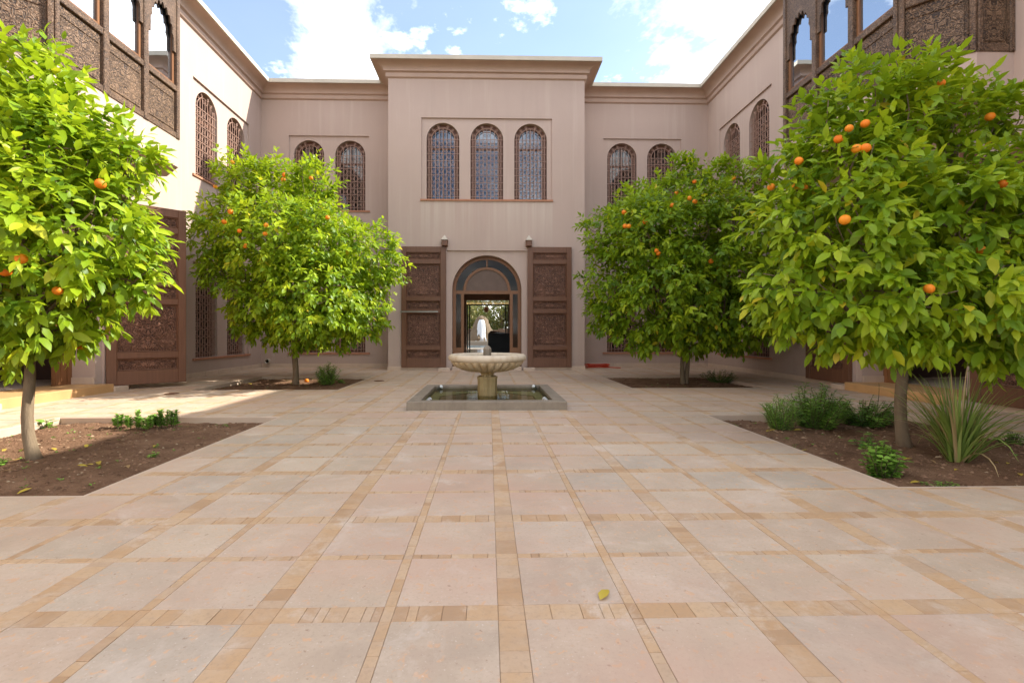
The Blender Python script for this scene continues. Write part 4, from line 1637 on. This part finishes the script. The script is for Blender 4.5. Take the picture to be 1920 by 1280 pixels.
# front right bed
stem_plant('feathery_shrub', 'pale feathery shrub at the corner of the front right bed', 'shrub', on_soil(1462, 806), bush_stems(46, 0.24, 0.45, 3), M_SHRUB, 0.07, 0.18, 0.018, 0.8, 0.0, 3, tone=(0.85, 0.12), whorl=2)
stem_plant('leafy_shrub', 'tall bushy dark green shrub in the front right bed', 'shrub', on_soil(1530, 802), bush_stems(84, 0.36, 0.62, 4), M_SHRUB, 0.09, 0.24, 0.020, 0.55, -0.1, 4, tone=(0.68, 0.15))
stem_plant('low_shrub', 'low spreading green shrub left of the front right trunk', 'shrub', on_soil(1622, 796), bush_stems(84, 0.46, 0.42, 5), M_SHRUB, 0.08, 0.42, 0.026, 0.4, -0.15, 5, tone=(0.55, 0.15))
stem_plant('broad_leaf_weed', 'small grey-green weed before the front right trunk', 'plant', on_soil(1622, 838), bush_stems(9, 0.14, 0.18, 6), M_SHRUB, 0.10, 0.38, 0.05, 0.3, -0.15, 6, tone=(0.55, 0.1))
stem_plant('mint_plant', 'bright green round-leaved mint at the paving edge', 'plant', on_soil(1655, 890), bush_stems(44, 0.16, 0.34, 7), M_SHRUB, 0.07, 0.85, 0.035, 0.25, 0.0, 7, tone=(0.85, 0.1))
stem_plant('ground_weed', 'flat green weed at the near edge of the front right bed', 'plant', on_soil(1765, 908), bush_stems(16, 0.16, 0.05, 8, 0.5), M_SHRUB, 0.04, 0.6, 0.02, 0.2, 0, 8, tone=(0.8, 0.1))
stem_plant('small_bush', 'small dark bush at the right end of the front right bed', 'shrub', on_soil(1895, 828), bush_stems(24, 0.17, 0.17, 9), M_SHRUB, 0.06, 0.5, 0.03, 0.3, 0, 9, tone=(0.4, 0.1))
stem_plant('tall_weed', 'thin seeding weed stalk behind the low shrub', 'plant', on_soil(1648, 790), [(0.0, 0.0, 0.52)], M_SHRUB, 0.03, 0.35, 0.05, 0.6, 0, 10, tone=(0.4, 0.1))
# front left bed
rowx = [(218, 802), (238, 800), (258, 803), (272, 806), (290, 800), (306, 802), (322, 799)]
b0 = on_soil(268, 806)
bs = []
for i, (px, py) in enumerate(rowx):
    p = on_soil(px, py)
    hgt = [0.17, 0.14, 0.24, 0.16, 0.17, 0.23, 0.20][i]
    for k in range(5):
        bs.append((p.x - b0.x + rnd.uniform(-.06, .06), p.y - b0.y + rnd.uniform(-.06, .06), hgt * rnd.uniform(0.45, 1)))
rt = thing('box_hedge', 'short row of dense little green box plants on the soil', 'shrub', b0)
st = MB()
org, dirs, nrm, ln, wd, tn = [], [], [], [], [], []
rg = np.random.default_rng(5)
for dx, dy, h in bs:
    st.tube([(dx, dy, -0.03), (dx, dy, h * 0.95)], 0.005, 5)
    z = 0.02
    while z < h:
        for w_ in range(5):
            a = rg.uniform(0, 6.28)
            org.append((dx, dy, z))
            dirs.append((math.cos(a), math.sin(a), 0.7))
            nrm.append(np.array((0, 0, 1)) + rg.normal(0, .3, 3))
            ln.append(0.048 * rg.uniform(.7, 1.15))
            wd.append(0.026)
            tn.append(np.clip(rg.normal(.88, .12), 0, 1))
        z += 0.016
st.build('stem', M_TWIG, rt)
obj('foliage', leaf_mesh('foliage', org, dirs, nrm, ln, wd, tn, M_SHRUB), rt)['kind'] = 'stuff'
stem_plant('citrus_seedling', 'broad-leaved seedling beside the front left trunk', 'plant', on_soil(84, 797), bush_stems(6, 0.12, 0.14, 12), M_SHRUB, 0.13, 0.45, 0.05, 0.4, 0, 12, tone=(0.9, 0.08))
stem_plant('ground_weed', 'clump of bright weed near the paving in the front left bed', 'plant', on_soil(284, 855), bush_stems(9, 0.05, 0.05, 13), M_SHRUB, 0.045, 0.6, 0.02, 0.3, 0, 13, tone=(0.9, 0.08))
stem_plant('ground_weed', 'green weed at the left edge below the front left trunk', 'plant', on_soil(-4, 872), bush_stems(12, 0.08, 0.10, 14), M_SHRUB, 0.06, 0.5, 0.03, 0.3, 0, 14, tone=(0.8, 0.1))
# rear beds
stem_plant('feathery_shrub', 'light green feathery shrub beside the rear left trunk', 'shrub', on_soil(614, 722), bush_stems(46, 0.30, 0.56, 15), M_SHRUB, 0.11, 0.20, 0.035, 0.7, 0, 15, tone=(0.75, 0.1))
stem_plant('ground_weed', 'tiny green tuft right of the feathery shrub in the rear left bed', 'plant', on_soil(640, 717), bush_stems(10, 0.12, 0.10, 16), M_SHRUB, 0.09, 0.3, 0.03, 0.5, 0, 16, tone=(0.8, 0.1))
stem_plant('low_shrub', 'sparse low shrub beside the rear right trunk', 'shrub', on_soil(1348, 716), bush_stems(44, 0.45, 0.38, 17), M_SHRUB, 0.07, 0.4, 0.04, 0.5, 0, 17, tone=(0.3, 0.12))

# lemongrass
lb = on_soil(1795, 862)
lg = thing('lemongrass', 'arching lemongrass clump right of the front right trunk', 'plant', lb)
m = MB()
tones = []
pr_ = random.Random(9)
for k in range(165):
    a = pr_.uniform(0, 2 * PI)
    lean = min(1.5, abs(pr_.gauss(0.58, 0.42)))
    L = pr_.uniform(0.45, 0.98)
    d = Vector((math.cos(a), math.sin(a), 0))
    p = d * pr_.uniform(0, 0.07)
    sd = d.cross(Vector((0, 0, 1)))
    n = 7
    w0 = pr_.uniform(0.007, 0.0135)
    vs = []
    ang = lean * 0.55
    bend = pr_.uniform(0.2, 1.7) * (0.3 + lean)
    for i in range(n + 1):
        t_ = i / n
        w_ = w0 * (1 - t_ ** 2) + 0.0008
        nrm_ = Vector((0, 0, 1)) * math.sin(ang) - d * math.cos(ang)
        vs += [p + sd * w_, p + nrm_ * w_ * 0.45, p - sd * w_]
        p = p + (d * math.sin(ang) + Vector((0, 0, 1)) * math.cos(ang)) * L / n
        ang += bend / n * (0.4 + 1.2 * t_)
    fs = []
    for i in range(n):
        k0 = i * 3
        fs += [(k0, k0 + 1, k0 + 4, k0 + 3), (k0 + 1, k0 + 2, k0 + 5, k0 + 4)]
    m.add(vs, fs)
    tb = 1.0 if pr_.random() < 0.10 else pr_.uniform(0.1, 0.85)
    tones += [tb] * len(vs)
me = m.data('blades', M_GRASSY, True)
me.attributes.new('tone', 'FLOAT', 'POINT').data.foreach_set('value', tones)
obj('blades', me, lg)['kind'] = 'stuff'

# ---------------------------------------------------------------- fallen leaves, litter, small things
DRY = [leaf_mesh('fallen_leaf', [(-0.5, 0, 0)], [(1, 0, 0)], [(0, 0, 1)], [1.0], [0.46], [t_], M_DRY) for t_ in (0.1, 0.45, 0.7, 1.0)]


def fallen(px, py, size, lab, grp, kind=1, rot=None, soil=True):
    p = on_soil(px, py) if soil else gnd(px, py, 0)
    o = obj('fallen_leaf', DRY[kind], None, (p.x, p.y, p.z + 0.012))
    o.scale = (size, size, size)
    o.rotation_euler = (rnd.uniform(-.25, .25), rnd.uniform(-.2, .2), rnd.uniform(0, 6.28) if rot is None else rot)
    return tag(o, lab, 'leaf', grp)


ORDN = ['first', 'second', 'third', 'fourth', 'fifth', 'sixth', 'seventh', 'eighth', 'ninth', 'tenth', 'eleventh', 'twelfth', 'thirteenth', 'fourteenth']
fallen(1133, 1116, 0.105, 'single yellow leaf lying on the open paving', 'fallen leaves', 1, 1.0, False)
for li, (px, py) in enumerate(sorted(((12, 888), (45, 918), (162, 834), (155, 873), (168, 870), (185, 872), (240, 874), (102, 841), (47, 843), (8, 845), (185, 866), (430, 802), (30, 862), (290, 838)))):
    fallen(px, py, rnd.uniform(0.07, 0.11), '%s dry yellow leaf from the left lying on the front left bed' % ORDN[li], 'leaves on the front left bed', rnd.randint(0, 3))
for li, (px, py) in enumerate(sorted(((1440, 810), (1448, 809), (1495, 810), (1508, 840), (1575, 872), (1793, 884), (1374, 790), (1700, 860), (1715, 905), (1890, 868), (1913, 890), (1868, 865), (1750, 866)))):
    fallen(px, py, rnd.uniform(0.06, 0.10), '%s dry yellow leaf from the left lying on the front right bed' % ORDN[li], 'leaves on the front right bed', rnd.randint(0, 3))
for li, (px, py) in enumerate(sorted(((505, 714), (520, 722), (600, 724), (470, 720), (585, 708)))):
    fallen(px, py, rnd.uniform(0.09, 0.13), '%s dry leaf from the left lying on the rear left bed' % ORDN[li], 'leaves on the rear left bed', rnd.randint(0, 3))

# crumbs, pebbles and dead bits strewn over the soil
m = MB()
for (a, b, c, d), cnt in zip(BEDS, (2600, 2200, 700, 500)):
    for _ in range(cnt):
        x, y = rnd.uniform(a + .05, b - .05), rnd.uniform(c + .05, d - .05)
        r = rnd.choice((0.005, 0.006, 0.008, 0.011, 0.017)) * rnd.uniform(0.7, 1.3)
        z = soil_z(x, y)
        an = rnd.uniform(0, 6.28)
        e1, e2 = Vector((math.cos(an), math.sin(an), 0)) * r * rnd.uniform(1, 1.8), Vector((-math.sin(an), math.cos(an), 0)) * r
        p = Vector((x, y, z))
        m.add([p + e1, p + e2, p - e1, p - e2, p + Vector((0, 0, r * 0.8)), p - Vector((0, 0, r * 0.4))],
              [(0, 1, 4), (1, 2, 4), (2, 3, 4), (3, 0, 4), (1, 0, 5), (2, 1, 5), (3, 2, 5), (0, 3, 5)])
t = NT('litter', 0.9, 0.1)
t.color(t.ramp(t.n('ShaderNodeNewGeometry').outputs['Random Per Island'], [(0.0, (0.10, 0.055, 0.032)), (0.75, (0.22, 0.125, 0.075)), (0.93, (0.29, 0.19, 0.115)), (1.0, (0.38, 0.29, 0.19))]))
lit = m.build('soil_crumbs', t.m)
tag(lit, 'crumbs of earth and dry bits over the planting beds', 'litter', kind='stuff')
# tiny weeds
org, dirs, nrm, ln, wd, tn = [], [], [], [], [], []
rg = np.random.default_rng(77)
for (a, b, c, d), cnt in zip(BEDS, (60, 45, 25, 15)):
    for _ in range(cnt):
        x, y = rg.uniform(a + .1, b - .1), rg.uniform(c + .08, d - .1)
        for k in range(rg.integers(3, 8)):
            an = rg.uniform(0, 6.28)
            org.append((x + rg.normal(0, .012), y + rg.normal(0, .012), soil_z(x, y)))
            dirs.append((math.cos(an), math.sin(an), rg.uniform(.2, .9)))
            nrm.append((rg.normal(0, .3), rg.normal(0, .3), 1))
            ln.append(rg.uniform(.015, .04))
            wd.append(rg.uniform(.008, .016))
            tn.append(rg.uniform(.3, .95))
wo_ = obj('sprouting_weeds', leaf_mesh('sprouting_weeds', org, dirs, nrm, ln, wd, tn, M_SHRUB))
tag(wo_, 'tiny green weeds sprouting over the planting beds', 'weeds', kind='stuff')

# fallen orange
fp = on_soil(575, 716)
f = obj('fallen_orange', ORANGE_ME, None, (fp.x, fp.y, fp.z + 0.04))
tag(f, 'orange fruit lying on the soil by the rear left trunk', 'orange')

# floor drains
for (px, py), lab in (((322, 738), 'small rusty drain cover in the paving before the left door leaf'), ((711, 714), 'small rusty drain cover in the paving left of the fountain')):
    p = gnd(px, py)
    dr = thing('drain_cover', lab, 'drain', (p.x, p.y, 0))
    MB().lathe([(0.12, -0.01), (0.12, 0.004), (0.105, 0.006)], 24).build('rim', M_RUST, dr)
    q = MB()
    for i in range(-3, 4):
        w_ = math.sqrt(0.10 ** 2 - (i * 0.027) ** 2)
        q.box(-w_, w_, i * 0.027 - 0.006, i * 0.027 + 0.006, 0.0062, 0.010)
    q.build('bars', M_RUST, dr)

# coiled hose and plastic bag by the pavilion's right corner
hp = gnd(1119, 689)
path = []
for i in range(150):
    t_ = i / 149
    a = t_ * 2 * PI * 6
    r = 0.22 + 0.13 * math.sin(t_ * 9 + 1)
    path.append((r * 1.25 * math.cos(a), r * 0.75 * math.sin(a), 0.015 + 0.10 * t_ + 0.01 * math.sin(a * 3)))
for i in range(14):
    t_ = i / 13
    path.append((path[149][0] + 0.5 * t_, path[149][1] - 0.28 * t_, max(0.014, 0.115 - 0.25 * t_)))
ho = MB().tube(path, 0.014, 6).build('garden_hose', M_HOSE, None, hp, smooth=True)
tag(ho, 'coiled red garden hose on the paving by the pavilion corner', 'hose')
bp_ = gnd(1102, 686)
bm = MB().lathe([(0.02, 0.0), (0.10, 0.01), (0.13, 0.06), (0.12, 0.13), (0.07, 0.18), (0.03, 0.22), (0.05, 0.26)], 18, mod=lambda j, a: 1 + 0.16 * math.sin(5 * a + j) + 0.08 * math.sin(11 * a - 2 * j))
bo = bm.build('plastic_bag', M_BAG, None, (bp_.x + 0.05, bp_.y + 0.35, 0), smooth=True)
tag(bo, 'crumpled teal plastic bag behind the red hose', 'bag')

# ---------------------------------------------------------------- inside the hall and the garden beyond it
cb = thing('cabinet', 'dark cabinet standing inside the hall beyond the open doorway', 'cabinet', (0.58, 25.6, 0.095))
q = MB().cbox(-0.56, 0.62, -0.3, 0.3, 0.0, 0.98, 0.01)
q.build('carcass', simple('black_lacquer', (0.018, 0.012, 0.011), 0.4, 0.4), cb)
MB().add([(-0.56, -0.3, 0.981), (0.62, -0.3, 0.981), (0.62, 0.3, 0.981), (-0.56, 0.3, 0.981), (-0.40, 0.0, 1.12), (-0.2, 0.0, 1.04)],
         [(0, 1, 5, 4), (1, 2, 5), (2, 3, 4, 5), (3, 0, 4)]).build('lid', simple('black_top', (0.022, 0.015, 0.013), 0.4, 0.4), cb)

pool = MB().add([(-3, 33, 0.02), (3, 33, 0.02), (3, 42.5, 0.02), (-3, 42.5, 0.02)], [(0, 1, 2, 3)])
t = NT('garden_pool_water', 0.03, 0.6)
t.color((0.10, 0.20, 0.26))
t.bump(t.noise(t.pos(), 5, 3), 0.2, 0.05)
tag(pool.build('pool_water', t.m), 'blue water of the garden pool beyond the hall', 'water', kind='structure')
tr_ = MB()
tr_.box(-9, -3, 30.1, 43, -0.1, 0.08).box(3, 9, 30.1, 43, -0.1, 0.08).box(-2.99, 2.99, 30.1, 33, -0.1, 0.08).box(-9, 9, 43.0, 44, -0.1, 0.35)
tag(tr_.build('terrace', simple('terrace_stone', (0.26, 0.22, 0.17), 0.7, 0.3)), 'pale terrace round the garden pool beyond the hall', 'terrace', kind='structure')
fc = thing('cascade', 'white water cascade falling from a pink stone mound beyond the hall', 'waterfall', (-0.62, 46.2, 0.0))
smooth_angle(MB().lathe([(1.5, 0.0), (1.4, 0.6), (1.0, 1.3), (0.75, 1.9), (0.55, 2.35), (0.35, 2.62), (0.1, 2.75)], 18, mod=lambda j, a: 1 + 0.12 * math.sin(4 * a + 2 * j) + 0.07 * math.sin(9 * a - j)).build('mound', simple('pink_rock', (0.13, 0.095, 0.06), 0.85, 0.2, var=0.4, scale=3, bump=0.4), fc), 30)
wf = MB().lathe([(0.62, 0.32), (0.46, 0.7), (0.38, 1.3), (0.33, 1.9), (0.26, 2.2), (0.18, 2.32)], 26, (0, -0.95, 0), mod=lambda j, a: 1 + 0.10 * math.sin(7 * a) + 0.05 * math.sin(15 * a + j))
wf.build('falling_water', simple('white_water', (0.50, 0.53, 0.56), 0.5, 0.3, var=0.08), fc, smooth=True)
gw = MB()
for i in range(16):
    gw.fbox(-8 + i, -7.01 + i, 0, 1.5 + 0.12 * math.sin(i * 2.1), 49.2, 48.9 - 0.05 * (i % 3), 0.02)
gwo = gw.build('garden_wall', simple('brown_stone', (0.13, 0.09, 0.06), 0.9, 0.2, var=0.4, scale=2, bump=0.4))
tag(gwo, 'low brown stone wall behind the garden cascade', 'wall')
pg = thing('pergola', 'reed-roofed pergola just outside the far hall door', 'pergola', (0, 31.2, 0))
q = MB()
for i in range(64):
    x = -1.9 + i * 0.06
    q.tube([(x, -0.8, 3.06 + 0.02 * math.sin(i)), (x + 0.01, 1.4, 2.97 + 0.02 * math.sin(i * 1.7))], 0.022, 5)
q.build('reed_roof', simple('reed', (0.62, 0.44, 0.16), 0.7, 0.2, var=0.4, scale=9), pg)
for sx in (-1, 1):
    MB().box(sx * 1.82 - .05, sx * 1.82 + .05, 1.3, 1.4, 0.0, 2.93).build('post', M_WOOD_O, pg)
rg = np.random.default_rng(3)
for k, (x, y, h, r, lab) in enumerate(((-5.5, 54, 6.5, 3.6, 'olive-green garden tree beyond the cascade on its left'), (1.5, 56, 7.0, 3.8, 'yellowish garden tree beyond the cascade on its right'), (7.0, 55, 6.5, 3.8, 'garden tree farthest right beyond the hall door'), (-1.8, 60, 6.0, 3.6, 'garden tree right behind the cascade mound'))):
    tr = thing('garden_tree', lab, 'tree', (x, y, 0), 0, 'trees in the far garden')
    tk = MB().tube([(0, 0, -0.1), (0.1, 0, h * 0.3), (0.0, 0.1, h * 0.55)], [0.22, 0.18, 0.12], 8)
    for i in range(7):
        a = i * 0.9
        tk.tube([(0.05, 0.05, h * 0.35), (r * 0.6 * math.cos(a), r * 0.6 * math.sin(a), h * (0.45 + 0.07 * i))], [0.09, 0.02], 5)
    tk.build('trunk', M_BARK, tr)
    N = 9000
    cn = rg.normal(size=(26, 3)) * (r * 0.5, r * 0.5, h * 0.25) + (0, 0, h * 0.42)
    o_ = cn[rg.integers(0, 26, N)] + rg.normal(size=(N, 3)) * 0.55
    o_[:, 2] = np.maximum(o_[:, 2], 0.2)
    obj('crown', leaf_mesh('crown', o_, rg.normal(size=(N, 3)), rg.normal(size=(N, 3)) + (0, 0, .8), rg.uniform(.2, .42, N), rg.uniform(.08, .18, N), rg.uniform(0, 1, N), M_GARDEN), tr)['kind'] = 'stuff'

la = thing('hanging_lantern', 'small dark globe lantern hanging under the pergola beyond the hall', 'lantern', (-0.1, 31.6, 2.45))
MB().lathe([(0.03, -0.02), (0.12, 0.04), (0.17, 0.16), (0.14, 0.28), (0.05, 0.36)], 14).build('globe', M_RUST, la, smooth=True)
MB().tube([(0, 0, 0.35), (0, 0, 0.56)], 0.01, 5).build('chain', M_RUST, la)
